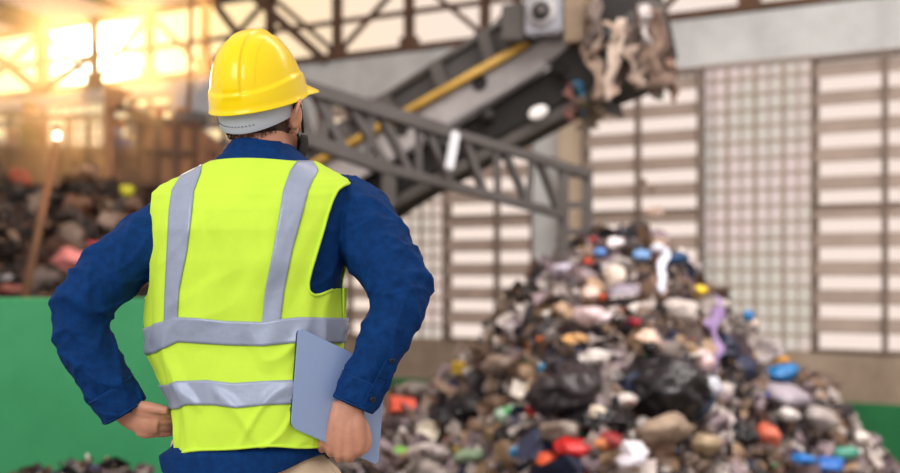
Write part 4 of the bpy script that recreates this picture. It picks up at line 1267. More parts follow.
# cloth relief of the vest, shared by the tapes so they lie on it
def relief(py, th):
    u = th / (2 * PI) * 1.25
    z = py / 470.0
    n1 = noise.noise(Vector((u * 9, z * 1.6, 3.1)))
    n2 = noise.noise(Vector((u * 22 + z * 6, z * 5, 7.7)))
    n3 = noise.noise(Vector((u * 6 - z * 5, z * 7 + u * 5, 1.3)))
    n4 = 1 - abs(noise.noise(Vector((u * 11 + z * 9, z * 3.4 - u * 4, 9.3)))) * 2
    tc_ = 4.55 + .05 * math.sin(py * .03)
    up = math.exp(-((py - 245) / 62.0) ** 2)
    groove = (-math.exp(-((th - tc_) / .07) ** 2) * .006 + math.exp(-((th - tc_ - .16) / .10) ** 2) * .005 - math.exp(-((th - 5.05 - (py - 240) * .0016) / .06) ** 2) * .003) * up
    dn = math.exp(-((py - 425) / 45.0) ** 2)
    groove += (math.exp(-((th - 4.85 - (py - 420) * .007) / .07) ** 2) * .007 - math.exp(-((th - 4.45 + (py - 420) * .003) / .08) ** 2) * .007 + math.exp(-((th - 4.2) / .1) ** 2) * .006) * dn
    low = min(1, max(0, (py - 165) / 60))
    sag = min(1, max(0, (py - 290) / 60))
    d = (n1 * .011 * (0.4 + .9 * sag) + n2 * .004 + n3 * .007 + max(0, n4 - .55) * .010 * (0.4 + sag)) * low + groove
    return max(d, -.004) + .0015


def vest_pt(py, th, off=0.0):
    return ring_pt(py, th, 0.012 + relief(py, th) + off)


def th_at(px, py):
    """angle on the back half (180..360 deg) where the vest is seen at column px"""
    lo, hi = PI, 2 * PI
    tbl = [(px_of(vest_pt(py, PI + PI * k / 90)), PI + PI * k / 90) for k in range(91)]
    k0 = min(range(91), key=lambda k: tbl[k][0]); k1 = max(range(91), key=lambda k: tbl[k][0])
    if px <= tbl[k0][0]: return tbl[k0][1]
    if px >= tbl[k1][0]: return tbl[k1][1]
    for k in range(k0, k1):
        if tbl[k][0] <= px <= tbl[k + 1][0]:
            return tbl[k][1] + (px - tbl[k][0]) / max(1e-6, tbl[k + 1][0] - tbl[k][0]) * (PI / 90)
    return tbl[k1][1]


# armhole edges on the back, by image row
EDGE_R = [(182, 351), (186, 342), (190, 337), (200, 332), (215, 327), (230, 323), (250, 317), (270, 311), (283, 308), (291, 308.5), (297, 313), (301, 321), (304, 331), (306, 352)]
EDGE_L = [(182, 150), (188, 151), (195, 151.5), (210, 150), (240, 149.5), (270, 149.5), (285, 149), (295, 147), (300, 140)]
HEM = 450
rows = [159 + 0.75 * k for k in range(int(23 / .75))] + [176 + 1.5 * k for k in range(int((HEM - 176) / 1.5) + 1)] + [HEM + 1.5]
rows = sorted(set(round(r, 2) for r in rows))


def hem_row(py, th):
    """let the hem follow the seen line: lower at the left, rising to the right"""
    if py < 172: return py + (1 - (py - 159) / 13) * (2.2 - 3.4 * abs(math.sin(th)) ** 3)
    if 255 < py < 360:
        w = max(0, 1 - abs(py - 306) / 46.0)
        py -= 17 * w * (sstep(th, 5.55, 6.15) if th >= PI - .001 else 1 - sstep(th, .2, .9))
    if py < 400: return py
    t = (py - 400) / (HEM + 1.5 - 400)
    return py + t * (2.0 * math.sin(th * 2.0 + 1.2) + (4.5 if PI < th < 2 * PI else 0) * (-math.cos(th)) * 0.9 + 0.8 * math.sin(th * 7))


def vest_bm(off=0.0):
    bm = bmesh.new()
    NB, NF = 150, 60
    grid_b, grid_f = [], []
    for py in rows:
        inside_r = EDGE_R[0][0] < py < EDGE_R[-1][0]
        inside_l = EDGE_L[0][0] < py < EDGE_L[-1][0]
        t1 = 2 * PI; f0 = 0.0; t0 = PI; f1 = PI
        if inside_r:
            t1 = th_at(lerp_tab(EDGE_R, py)[0], py); f0 = (2 * PI - t1) * 0.85
            if lerp_tab(EDGE_R, py)[0] > px_of(vest_pt(py, 2 * PI - .05)): t1, f0 = 2 * PI, 0.0
        if inside_l:
            t0 = max(PI, th_at(lerp_tab(EDGE_L, py)[0], py))
            if t0 > PI + .01 or True:
                k = math.sin(PI * min(1, max(0, (py - EDGE_L[0][0]) / (EDGE_L[-1][0] - EDGE_L[0][0]))))
                t0 = max(t0, PI + .0); f1 = PI - 0.75 * k
        # neckline: front dips, so front rows start lower
        TB = [min(t1, max(t0, PI + PI * i / NB)) for i in range(NB + 1)]
        TF = [min(f1, max(f0, PI * i / NF)) for i in range(NF + 1)]
        grid_b.append([bm.verts.new(vest_pt(hem_row(py, t), t, off)) for t in TB])
        grid_f.append([bm.verts.new(vest_pt(hem_row(py, t), t, off)) for t in TF])
    for g, n in ((grid_b, NB), (grid_f, NF)):
        for j in range(len(rows) - 1):
            for i in range(n):
                if g is grid_f and rows[j] < 215 and abs(i - n / 2) < (215 - rows[j]) * 0.30: continue   # V neck at the front
                bm.faces.new((g[j][i], g[j][i + 1], g[j + 1][i + 1], g[j + 1][i]))
    bmesh.ops.remove_doubles(bm, verts=bm.verts, dist=0.0004)
    bmesh.ops.recalc_face_normals(bm, faces=bm.faces)
    return bm


me = modified(vest_bm(), [('SOLIDIFY', dict(thickness=0.003, offset=-1)), ])
vest = part('safety_vest', me, M_lime, man, True)

# binding along the right armhole
bm = bmesh.new()
pts = []
for k in range(40):
    py = EDGE_R[0][0] + 1 + (EDGE_R[-1][0] - EDGE_R[0][0] - 3) * k / 39
    t_ = th_at(lerp_tab(EDGE_R, py)[0], py); pts.append(vest_pt(hem_row(py, t_), t_, 0.001))
tube(bm, pts, 0.0032, 8)
part('armhole_binding', bm, M_lime, vest, True)
bm = bmesh.new()
tube(bm, [vest_pt(hem_row(HEM, t), t, 0.0005) for t in [PI + PI * k / 60 for k in range(61)]], 0.0028, 8)
part('hem_binding', bm, M_lime, vest, True)


def tape(col_l, col_r, y0, y1, n=60, m=10):
    bm = bmesh.new()
    g = []
    for j in range(n + 1):
        py = y0 + (y1 - y0) * j / n
        a, b = th_at(lerp_tab(col_l, py)[0], py), th_at(lerp_tab(col_r, py)[0], py)
        g.append([bm.verts.new(vest_pt(py, a + (b - a) * i / m, 0.0028)) for i in range(m + 1)])
    for j in range(n):
        for i in range(m): bm.faces.new((g[j][i], g[j][i + 1], g[j + 1][i + 1], g[j + 1][i]))
    bmesh.ops.recalc_face_normals(bm, faces=bm.faces)
    return modified(bm, [('SOLIDIFY', dict(thickness=0.0012, offset=0))])


part('reflective_stripe', tape([(164, 186), (172, 184), (190, 173), (210, 170), (250, 168), (290, 166), (322, 165)], [(164, 203), (172, 202), (190, 195), (210, 193), (250, 188), (290, 180), (322, 178)], 164, 324), M_tape, vest, True)
part('reflective_stripe', tape([(160, 297), (170, 290), (190, 283), (210, 280), (250, 273), (290, 265), (322, 262)], [(160, 311), (170, 318), (180, 312), (190, 308), (210, 303), (250, 292), (290, 284), (322, 280)], 160.5, 324), M_tape, vest, True)


def hoop(top, bot, m=9):
    bm = bmesh.new(); n = 240
    g = []
    for i in range(n):
        th = 2 * PI * i / n
        ref = px_of(vest_pt(340, th)) if th >= PI else 245 + (245 - px_of(vest_pt(340, 2 * PI - th))) * -1
        a, b = lerp_tab(top, ref)[0], lerp_tab(bot, ref)[0]
        g.append([bm.verts.new(vest_pt(a + (b - a) * j / m, th, 0.0035)) for j in range(m + 1)])
    for i in range(n):
        for j in range(m):
            bm.faces.new((g[i][j], g[(i + 1) % n][j], g[(i + 1) % n][j + 1], g[i][j + 1]))
    bmesh.ops.recalc_face_normals(bm, faces=bm.faces)
    return modified(bm, [('SOLIDIFY', dict(thickness=0.0012, offset=0))])


part('reflective_stripe', hoop([(143, 330), (155, 325), (178, 317), (200, 318), (225, 321), (262, 322), (280, 319), (300, 317), (343, 318)], [(143, 356), (160, 350), (178, 342), (225, 345), (262, 346), (290, 343), (343, 343)]), M_tape, vest, True)
part('reflective_stripe', hoop([(155, 385), (170, 381), (200, 380), (228, 383), (262, 381), (290, 380), (340, 378)], [(155, 409), (170, 405), (200, 405), (228, 408), (262, 405), (290, 404), (340, 402)]), M_tape, vest, True)

# arm paths: column, row, distance, sleeve radius
ARM_R = [(300, 212, 2.63, .062), (322, 206, 2.63, .070), (345, 212, 2.615, .074), (366, 232, 2.59, .0735), (383, 258, 2.565, .067), (396, 284, 2.54, .061), (398, 305, 2.525, .056), (390, 328, 2.515, .050), (377, 354, 2.507, .0475), (363, 383, 2.503, .043), (354, 403, 2.50, .040)]
ARM_L = [(212, 226, 2.64, .056), (184, 226, 2.64, .062), (162, 235, 2.635, .066), (134, 253, 2.62, .065), (104, 280, 2.605, .0615), (84, 304, 2.595, .058), (81, 330, 2.595, .056), (92, 358, 2.60, .053), (107, 384, 2.61, .050), (124, 410, 2.62, .047)]


def arm_pts(A): return [at(a[0], a[1], a[2]) for a in A], [a[3] for a in A]


def sleeve_fold(seed, elbow):
    def f(L, a, t):
        e = math.exp(-((t - elbow) / 0.17) ** 2)
        n = noise.noise(Vector((math.cos(a) * 1.2 + seed, math.sin(a) * 1.2, L * 9)))
        ph = 2.2 * math.sin(a + seed) + 2.5 * noise.noise(Vector((math.cos(a) * .8, math.sin(a) * .8, seed + L * 3)))
        r = 1 - abs(math.sin(L * 60 + ph))
        d = n * .006 + e * (r ** 2) * .0125 * (0.5 + .5 * math.cos(a * 1.0 + seed * 2)) - e * .002
        d += 0.0065 * (1 - abs(math.sin(L * 34 + 1.7 * math.cos(a * 2 + seed)))) ** 3
        w = max(0, (t - .72) / .28)
        d += w * .004 * math.sin(a * 3 + L * 50)
        return d
    return f


# the shirt: torso and both sleeves in one garment
bm = bmesh.new()
loft_rings(bm, [[ring_pt(py, 2 * PI * k / 96, 0.0 if py > 200 else -0.004) for k in range(96)] for py in [146, 152, 156, 160, 164, 168, 172, 176, 180, 186, 195, 210, 225, 240, 255, 270, 285, 300, 315, 330, 345, 360, 375, 390, 405, 420, 432, 440]])
for A, sd, eb in ((ARM_R, 1.3, 0.52), (ARM_L, 4.1, 0.56)):
    P, rr = arm_pts(A)
    tube(bm, P, rr, 72, 22, True, fold=sleeve_fold(sd, eb))
me = fused(bm, 0.004, 2)
bm = bmesh.new(); bm.from_mesh(me); bpy.data.meshes.remove(me)
bm.normal_update()
for v in bm.verts:
    c = v.co
    n = noise.noise(c * 9 + Vector((4, 1, 0))) * .0030 + max(0, 1 - abs(noise.noise(Vector((c.x * 7 + c.z * 5, c.y * 6, c.z * 7 - c.x * 8)))) * 3) ** 2 * .0042 + max(0, 1 - abs(noise.noise(Vector((c.x * 5 - c.z * 12, c.y * 8 + 3, c.z * 4 + c.x * 6)))) * 4) ** 2 * .0030
    v.co = c + v.normal * n
shirt = part('shirt', bm, M_denim, man, True)

# shirt tail hanging over the trousers
SH = [(415, 176, 333, .122, -.004), (440, 175, 330, .124, -.002), (447, 172, 329, .126, -.002), (456, 160, 328, .136, -.003), (480, 166, 322, .142, 0)]
bm = bmesh.new()
rings = []
for k in range(26):
    py = 425 + k * 2.25
    ring = []
    for i in range(160):
        th = 2 * PI * i / 160
        side = abs(math.cos(th)) ** 3
        pe = 425 + (py - 425) * ((50 - 14 * side - (10 if math.cos(th) > 0 else 0) * side) / 50)
        p = ring_pt(pe, th, 0.0, SH)
        n = noise.noise(Vector((th * 2.2, pe * .01, 5))) * .008 * ((pe - 420) / 50)
        ring.append(p + Vector((math.cos(th + YAW), math.sin(th + YAW), 0)) * n)
    rings.append(ring)
loft_rings(bm, rings, caps=False)
bmesh.ops.recalc_face_normals(bm, faces=bm.faces)
part('shirt_tail', modified(bm, [('SOLIDIFY', dict(thickness=0.002))]), M_denim, shirt, True)

# collar
COL = [(136.6, 248, 272, .036, .004), (137.4, 243, 275, .050, .004), (139, 239, 279, .058, .004), (143, 235, 284, .062, .004), (148, 231, 290, .066, .003), (153, 227, 296, .070, .002), (158, 221.5, 302, .075, .0), (162, 216.5, 308, .083, .0), (165, 213, 312, .086, .0)]
bm = bmesh.new()
rows_c = [137.2, 138, 139, 141, 144, 147, 150, 153, 156, 159, 162, 164]


def col_row(py, th):
    # the front opens and sits lower; the back edge crowns slightly
    return py + 6 * max(0, math.sin(th)) * (1 - (py - 137) / 30) + (4.0 * max(0, math.cos(th)) + 1.0 * max(0, -math.cos(th))) * (1 - (py - 137) / 28)


rings = [[ring_pt(col_row(py, 2 * PI * k / 120), 2 * PI * k / 120, 0.007 + 0.0012 * math.sin(k * .4 + py), COL) for k in range(120)] for py in rows_c]
inner = [[ring_pt(col_row(py, 2 * PI * k / 120), 2 * PI * k / 120, 0.001, COL) for k in range(120)] for py in (137.4, 140, 146, 153)]
loft_rings(bm, inner[::-1] + rings, caps=False)
bmesh.ops.recalc_face_normals(bm, faces=bm.faces)
part('collar', modified(bm, [('SOLIDIFY', dict(thickness=0.002))]), M_denim, shirt, True)
bm = bmesh.new()
tube(bm, [ring_pt(col_row(160, t), t, 0.0085, COL) for t in [PI + PI * k / 50 for k in range(51)]], 0.0012, 6)
part('collar_stitching', bm, M_denim_seam, shirt, True)


# cuffs, plackets and seams
def frame_on(A, t):
    P, rr = arm_pts(A)
    Q = catmull([list(p) + [r] for p, r in zip(P, rr)], 22)
    i = min(len(Q) - 2, max(1, int(t * (len(Q) - 1))))
    p = Vector(Q[i][:3]); d = (Vector(Q[i + 1][:3]) - Vector(Q[i - 1][:3])).normalized()
    return p, d, Q[i][3]


for A, ln in ((ARM_R, 0.058), (ARM_L, 0.062)):
    p, d, r = frame_on(A, 1.0)
    bm = bmesh.new()
    n = 14
    pts, rr = [], []
    for k in range(n):
        t = k / (n - 1)
        pts.append(p + d * (0.006 - ln * (1 - t)))
        rr.append(r + 0.0035 + 0.004 * (1 - t) - (0.0012 if k in (0, n - 1) else 0))
    tube(bm, pts, rr, 64, 1, False, fold=lambda L, a, t: .0018 * math.sin(a * 3 + 1) + .001 * math.sin(L * 180 + a * 2))
    cu = part('cuff', modified(bm, [('SOLIDIFY', dict(thickness=0.004, offset=-1))]), M_denim, shirt, True)
    for tt in (0.07, 0.93):
        bm = bmesh.new()
        q = p + d * (0.006 - ln * (1 - tt))
        s = d.cross(Vector((0, 1, 0))).normalized(); u = s.cross(d)
        tube(bm, [q + (s * math.cos(a) + u * math.sin(a)) * (r + .0042 + .004 * (1 - tt) + .0018 * math.sin(a * 3 + 1) * 0) for a in [2 * PI * k / 40 for k in range(41)]], 0.0011, 5)
        part('stitching', bm, M_denim_seam, cu, True)
# sleeve placket with buttons on the right forearm
pp = []
for t in (0.80, 0.86, 0.92, 0.985):
    p, d, r = frame_on(ARM_R, t)
    s = Vector((1, 0, 0)); s = (s - d * s.dot(d)).normalized(); u = Vector((0, -1, 0)); u = (u - d * u.dot(d)).normalized()
    pp.append((p + (s * .62 + u * .78).normalized() * (r + .004), (s * .62 + u * .78).normalized(), d))
bm = bmesh.new()
for i in range(3):
    bar(bm, pp[i][0], pp[i + 1][0], 0.024, 0.004, pp[i][1])
bmesh.ops.recalc_face_normals(bm, faces=bm.faces)
bevel(bm, 0.0015, 1)
pl = part('sleeve_placket', bm, M_denim, shirt)
for i in (0, 3):
    bm = bmesh.new()
    q, nrm, d = pp[i]
    q = q + nrm * (0.0035 if i == 0 else 0.008) - d * (0.0 if i == 0 else 0.018)
    lathe(bm, [(0.0055, -0.002), (0.0058, 0.0012), (0.0045, 0.002), (0.001, 0.0012)], 16, Matrix.Translation(q) @ nrm.to_track_quat('Z', 'Y').to_matrix().to_4x4())
    part('button', bm, mat('navy_button', srgb(20, 28, 48), 0.35), pl, True)
# shoulder yoke seam on the right
bm = bmesh.new()
tube(bm, [at(x, y, Y) for x, y, Y in ((336, 184, 2.555), (334, 205, 2.535), (330, 230, 2.525), (326, 258, 2.522))], 0.0012, 5, 4)
part('shoulder_seam', bm, M_denim_seam, shirt, True)

# ---- head frame
HY = R(-23)
HC = at(262, 114, 2.645)
HM = Matrix.Translation(HC) @ Matrix.Rotation(HY, 4, 'Z') @ Matrix.Rotation(R(3), 4, 'X')
HEADR = [(-.128, .014, .080, -.040), (-.120, .030, .092, .020), (-.105, .046, .096, .045), (-.085, .057, .096, .060), (-.060, .060, .097, .072), (-.030, .0660, .097, .086), (0, .0705, .098, .094), (.035, .074, .099, .099),
         (.070, .073, .093, .094), (.098, .060, .074, .078), (.115, .040, .048, .054), (.125, .014, .016, .02)]


def head_pt(z, th, off=0.0):
    w, f, b = smooth_tab([(r[0], r[1], r[2], r[3]) for r in HEADR], z)
    w += off
    c, s = math.cos(th), math.sin(th)
    yy = (f + off) * s if s > 0 else (b + off) * s
    if b < 0 and s < 0: yy = b * s
    e = 0.92
    return HM @ Vector((w * math.copysign(abs(c) ** e, c), yy, z))


bm = bmesh.new()
loft_rings(bm, [[head_pt(z, 2 * PI * k / 64) for k in range(64)] for z in [-.127, -.12, -.11, -.10, -.09, -.08, -.07, -.055, -.04, -.02, 0, .02, .04, .06, .08, .095, .105, .115, .121, .1245]])
# nose, brow, lips, chin
tube(bm, [HM @ Vector(p) for p in ((0, .088, .022), (0, .101, .002), (0, .116, -.022), (0, .104, -.036))], [.008, .010, .014, .009], 16, 5)
for s_ in (-1, 1):
    ball(bm, HM @ Vector((s_ * .011, .103, -.031)), (.008, .009, .007), 2)
    tube(bm, [HM @ Vector((s_ * x, y, z)) for x, y, z in ((.008, .096, .022), (.03, .092, .027), (.052, .076, .02))], [.006, .008, .006], 10, 3)
    ball(bm, HM @ Vector((s_ * .038, .074, -.02)), (.018, .018, .018), 2)
tube(bm, [HM @ Vector(p) for p in ((-.024, .086, -.061), (0, .099, -.058), (.024, .086, -.061))], [.004, .007, .004], 10, 4)
tube(bm, [HM @ Vector(p) for p in ((-.020, .086, -.071), (0, .098, -.070), (.020, .086, -.071))], [.004, .008, .004], 10, 4)
# neck
nk0 = HM @ Vector((0, -.012, -.02)); nk1 = at(262, 150, 2.635); nk2 = at(255, 180, 2.62)
tube(bm, [nk0, (nk0 + nk1) / 2 + Vector((0, -.003, 0)), nk1, nk2], [.060, .060, .0605, .075], 48, 6)
# ears
for s_ in (-1, 1):
    def E(x, y, z): return HM @ Vector((s_ * (x + (x - .07) * .35), y * 1.2 - .004, z * 1.05 - .010))
    rim = [(0.070, .010, -.030), (.077, .000, -.022), (.086, -.012, -.004), (.093, -.018, .014), (.093, -.010, .028), (.086, .004, .032), (.077, .012, .022), (.072, .012, .006)]
    tube(bm, [E(*p) for p in rim], [.0045, .005, .0045, .0045, .0045, .0045, .004, .0035], 10, 6)
    ball(bm, E(.081, -.003, .002), (.015, .011, .029), 3, rot=Matrix.Rotation(HY + s_ * R(22), 3, 'Z'))
    ball(bm, E(.075, .009, -.026), (.006, .009, .011), 2)
    tube(bm, [E(.073, .004, .02), E(.073, .004, -.02)], [.012, .010], 12)
# hidden trunk and arms inside the clothes, legs inside the trousers
loft_rings(bm, [[ring_pt(py, 2 * PI * k / 48, -0.016) for k in range(48)] for py in (163, 170, 178, 186, 200, 220, 250, 290, 330, 370, 400, 430, 460, 475)])
for A in (ARM_R, ARM_L):
    P, rr = arm_pts(A)
    tube(bm, P, [r * 0.66 for r in rr], 28, 6)


def cyl(bm, pts, rr, seg=16, sub=5, flat=None): tube(bm, pts, rr, seg, sub, True, flat)


# right hand: fist closed over the lower edge of the laptop
wr = at(352, 403, 2.498)
cyl(bm, [at(357, 392, 2.50), wr, at(349, 412, 2.498), at(347, 424, 2.499), at(347, 438, 2.500)], [.028, .0275, .029, .030, .022], 24, 5, (Vector((0, 1, 0)), 0.72))
# back of the hand
knk = [at(331, 444, 2.506), at(340, 449, 2.496), at(350, 449, 2.492), at(359, 444, 2.494)]
for k, q in enumerate(knk):
    st = at(340 + k * 5.5, 402 + k, 2.500)
    mid = (st + q) / 2 + Vector((0, -.006, 0))
    cyl(bm, [st, mid, q], [.014, .0155, .0125], 14, 5)
    cyl(bm, [st + Vector((0, .010, 0)), mid + Vector((0, .013, 0)), q + Vector((0, .008, .004))], [.012, .014, .010], 14, 5)
ends = [(-.030, .014), (-.022, .018), (-.014, .018), (-.006, .014)]
for k, q in enumerate(knk):
    dx, dz = -0.006, 0.0
    r = (.0088, .0098, .0102, .0098)[k]
    tip = q + Vector((-.003, .050, .002 + .004 * k))
    p1 = q + Vector((-.002, .004, -.012)); p2 = q + Vector((-.003, .026, -.022)); p3 = q + Vector((-.003, .044, -.012))
    cyl(bm, [q, p1, p2, p3, tip + Vector((0, .006, .012))], [r * 1.15, r * 1.12, r, r * .92, r * .75], 14, 5)
# thumb along the outer side, pressing the laptop
cyl(bm, [at(354, 414, 2.50), at(362, 424, 2.507), at(366, 436, 2.511), at(366, 446, 2.512), at(363, 452, 2.510)], [.014, .0125, .0115, .0105, .0075], 16, 5)
# little finger side running under, lower left of the fist
cyl(bm, [at(328, 434, 2.506), at(321.5, 444, 2.516), at(322, 450, 2.540)], [.0105, .0095, .008], 14, 5)

# left hand on the hip: back of the hand towards the camera, fingers going forward round the waist
lw = at(126, 412, 2.62)
cyl(bm, [at(116, 398, 2.612), lw, at(135, 417, 2.622), at(147, 420, 2.619), at(160, 422, 2.619)], [.029, .027, .0295, .0315, .027], 24, 5, (Vector((.2, 1, 0)), 0.78))
for k in range(4):
    st = at(134 + k * 1.5, 410 + k * 6.5, 2.612 + k * .003)
    kn = at(158 - k * 2.0, 414 + k * 6.3, 2.606 + k * .006)
    cyl(bm, [st, (st + kn) / 2 + Vector((0, -.004, 0)), kn], [.0135, .0145, .0118], 14, 5)
    r = (.0098, .0100, .0095, .0085)[k]
    a1 = kn + Vector((.018, .006, -.001)); a2 = kn + Vector((.036, .028, -.002)); a3 = kn + Vector((.040, .055, 0)); a4 = kn + Vector((.034, .076, .002))
    cyl(bm, [kn, a1, a2, a3, a4], [r * 1.15, r * 1.1, r, r * .9, r * .7], 14, 5)
cyl(bm, [at(132, 406, 2.612), at(145, 407, 2.598), at(158, 409, 2.592), at(168, 411, 2.588)], [.0135, .0125, .011, .0085], 16, 5)
# legs
HX = at(248, 470, 2.62).x
LEGS = []
for s_, fx in ((-1, -.14), (1, .14)):
    hip = Vector((HX + s_ * .085 * cs, 2.625 + s_ * .085 * sn, .88)); kneep = Vector((HX + s_ * .115, 2.63 + s_ * -.03, .49)); ank = Vector((HX + fx, 2.63 - s_ * .03, .09))
    LEGS.append((hip, kneep, ank))
    cyl(bm, [hip + Vector((0, 0, .05)), hip - Vector((0, 0, .1)), kneep + Vector((0, 0, .1)), kneep, kneep - Vector((0, .01, .12)), ank + Vector((0, 0, .06)), ank - Vector((0, 0, .03))], [.066, .07, .058, .050, .052, .038, .036], 28, 5)
    ft = Vector((.25, .97, 0)).normalized()
    cyl(bm, [ank - ft * .03 - Vector((0, 0, .045)), ank + ft * .05 - Vector((0, 0, .045)), ank + ft * .16 - Vector((0, 0, .06))], [.032, .034, .024], 16, 4)
me = fused(bm, 0.0031, 3)
body = part('body', me, M_skin, man, True)

# nails on the right hand thumb
# hair at the nape under the strap
bm = bmesh.new()
rings = []
for k in range(30):
    z = -.048 + k * .0038
    rings.append([head_pt(z, th, 0.0022 + (0.001 if k > 3 else -0.0028 + k * .0008)) for th in [PI + R(-8) + (PI + R(16)) * i / 60 for i in range(61)]])
loft_rings(bm, rings, caps=False, closed=False)
bmesh.ops.recalc_face_normals(bm, faces=bm.faces)
mh = bpy.data.materials.new('cropped_hair'); mh.use_nodes = True
nt = mh.node_tree; b = nt.nodes['Principled BSDF']
b.inputs['Roughness'].default_value = 0.7
nz = nt.nodes.new('ShaderNodeTexNoise'); nz.inputs['Scale'].default_value = 60
mp = nt.nodes.new('ShaderNodeMapping'); mp.inputs['Scale'].default_value = (5, 5, 1); tcn = nt.nodes.new('ShaderNodeTexCoord')
nt.links.new(tcn.outputs['Object'], mp.inputs['Vector']); nt.links.new(mp.outputs[0], nz.inputs['Vector'])
cr = nt.nodes.new('ShaderNodeValToRGB'); cr.color_ramp.elements[0].position = .35; cr.color_ramp.elements[1].position = .7
cr.color_ramp.elements[0].color = srgb(46, 36, 32); cr.color_ramp.elements[1].color = srgb(92, 68, 54)
nt.links.new(nz.outputs['Fac'], cr.inputs['Fac']); nt.links.new(cr.outputs['Color'], b.inputs['Base Color'])
hair = part('hair', bm, mh, man, True)
rnd = random.Random(5)
bm = bmesh.new()
for k in range(3600):
    th = PI + R(-12) + (PI + R(24)) * rnd.random()
    zt = rnd.random() ** 1.25
    edge = -.064 + .030 * abs(math.cos(th)) ** 2.0 + .006 * rnd.random()
    z = edge + (.115) * zt
    # leave skin round the ears
    if abs(math.cos(th)) > .88 and z < -.006: continue
    p = head_pt(z, th, 0.0005)
    outw = (head_pt(z, th, .01) - head_pt(z, th, 0)).normalized()
    ln = .007 + .007 * zt
    d = (outw * .38 + Vector((rnd.uniform(-.3, .3), rnd.uniform(-.2, .2), -1))).normalized() * ln
    s = d.cross(outw).normalized() * (.00035 if zt > .1 else .0002)
    v = [bm.verts.new(p - s), bm.verts.new(p + s), bm.verts.new(p + d * .6 + s * .8 + outw * .0012), bm.verts.new(p + d), bm.verts.new(p + d * .6 - s * .8 + outw * .0012)]
    bm.faces.new(v)
part('hair_strands', bm, M_hair, hair)
# eyes
for s_ in (-1, 1):
    bm = bmesh.new(); ball(bm, HM @ Vector((s_ * .031, .083, .004)), .0125, 3)
    part('eye', bm, mat('eye_white', srgb(235, 232, 228), 0.2), man, True)

# face mask and its ear loops
bm = bmesh.new()
rings = []
for k in range(18):
    z = -.020 - k * .0062
    rings.append([head_pt(max(z, -.119), th, 0.008 + .014 * math.sin(PI * k / 17) * max(0, math.sin(th)) + .006 * math.sin(PI * min(1, k / 12))) for th in [R(14) + R(152) * i / 70 for i in range(71)]])
loft_rings(bm, rings[4:], caps=False, closed=False)
for v in bm.verts:
    pass
bmesh.ops.recalc_face_normals(bm, faces=bm.faces)
mask = part('face_mask', modified(bm, [('SOLIDIFY', dict(thickness=0.0022, offset=1))]), M_blackc, man, True)
for s_ in (-1, 1):
    bm = bmesh.new()
    tube(bm, [HM @ Vector((s_ * x, y, z)) for x, y, z in ((.074, .042, -.040), (.081, .026, -.006), (.087, .006, .024), (.086, -.012, .012), (.083, -.012, -.012), (.078, .004, -.036), (.076, .03, -.060))], .003, 8, 6)
    part('ear_loop', bm, M_blackc, mask, True)

# ---- helmet, tilted back a little
HT = Matrix.Translation(HC + Vector((-0.005, -0.004, 0.0))) @ Matrix.Rotation(R(-18), 4, 'Z') @ Matrix.Translation((0, 0.0, .022)) @ Matrix.Rotation(R(19), 4, 'X') @ Matrix.Rotation(R(-2), 4, 'Y')


def shell(th, t, off=0.0):
    """t 0 at the rim .. 1 at the crown"""
    phi = t * PI / 2
    cr_, z = math.cos(phi) ** 0.80, math.sin(phi) ** 0.97
    c, s = math.cos(th), math.sin(th)
    a, bb, H = .0935, .126 if s > 0 else .117, .147
    x, y = a * c * cr_, bb * s * cr_
    rim_up = 0.006 * max(0, s)
    zz = H * z + rim_up * (1 - t)
    n = Vector((x / a ** 2, y / bb ** 2, zz / H ** 2 * .9)).normalized()
    # centre ridge and flanking steps
    rid = (1 - sstep(abs(x), .017, .0215)) * .0052 * sstep(t, .10, .22)
    rid += (1 - sstep(abs(x), .044, .049)) * .0018 * sstep(t, .16, .3)
    # rain gutter flange round the lower edge, rising over the ears
    gl_ = .15 + .05 * abs(c) ** 4
    fl = (1 - sstep(t, gl_, gl_ + .035)) * .0048
    fl2 = (1 - sstep(t, .0, .045)) * .0035
    # brim
    br = 0
    if s > .25:
        br = sstep(s, .25, .62) * .026 * (1 - sstep(t, 0, .075)) ** 1.4
    p = Vector((x, y, zz)) + n * (rid + fl + fl2 + off) + Vector((c * .5, s, 0)).normalized() * br + Vector((0, 0, -br * .22))
    return HT @ p


bm = bmesh.new()
ts = [0, .006, .015, .03, .045, .06, .08] + [.08 + .92 * k / 70 for k in range(1, 71)]
rings = [[shell(2 * PI * k / 288, min(t, .9985)) for k in range(288)] for t in ts]
loft_rings(bm, rings, caps=False)
bmesh.ops.remove_doubles(bm, verts=bm.verts, dist=.0001)
bmesh.ops.holes_fill(bm, edges=[e for e in bm.edges if e.is_boundary and (e.verts[0].co - HT @ Vector((0, 0, .15))).length < .03], sides=400)
bmesh.ops.recalc_face_normals(bm, faces=bm.faces)
helm = part('hard_hat', modified(bm, [('SOLIDIFY', dict(thickness=0.0028, offset=-1)), ('SUBSURF', dict(levels=1))]), M_helm, man, True)
# suspension headband with adjusting slots
bm = bmesh.new()


def band_pt(th, z, off=0.0):
    c, s = math.cos(th), math.sin(th)
    return HT @ Vector(((.0815 + off) * c, (.103 + off) * s - .001 + (z + .02) * -.12 * (s < 0) * -s, z))


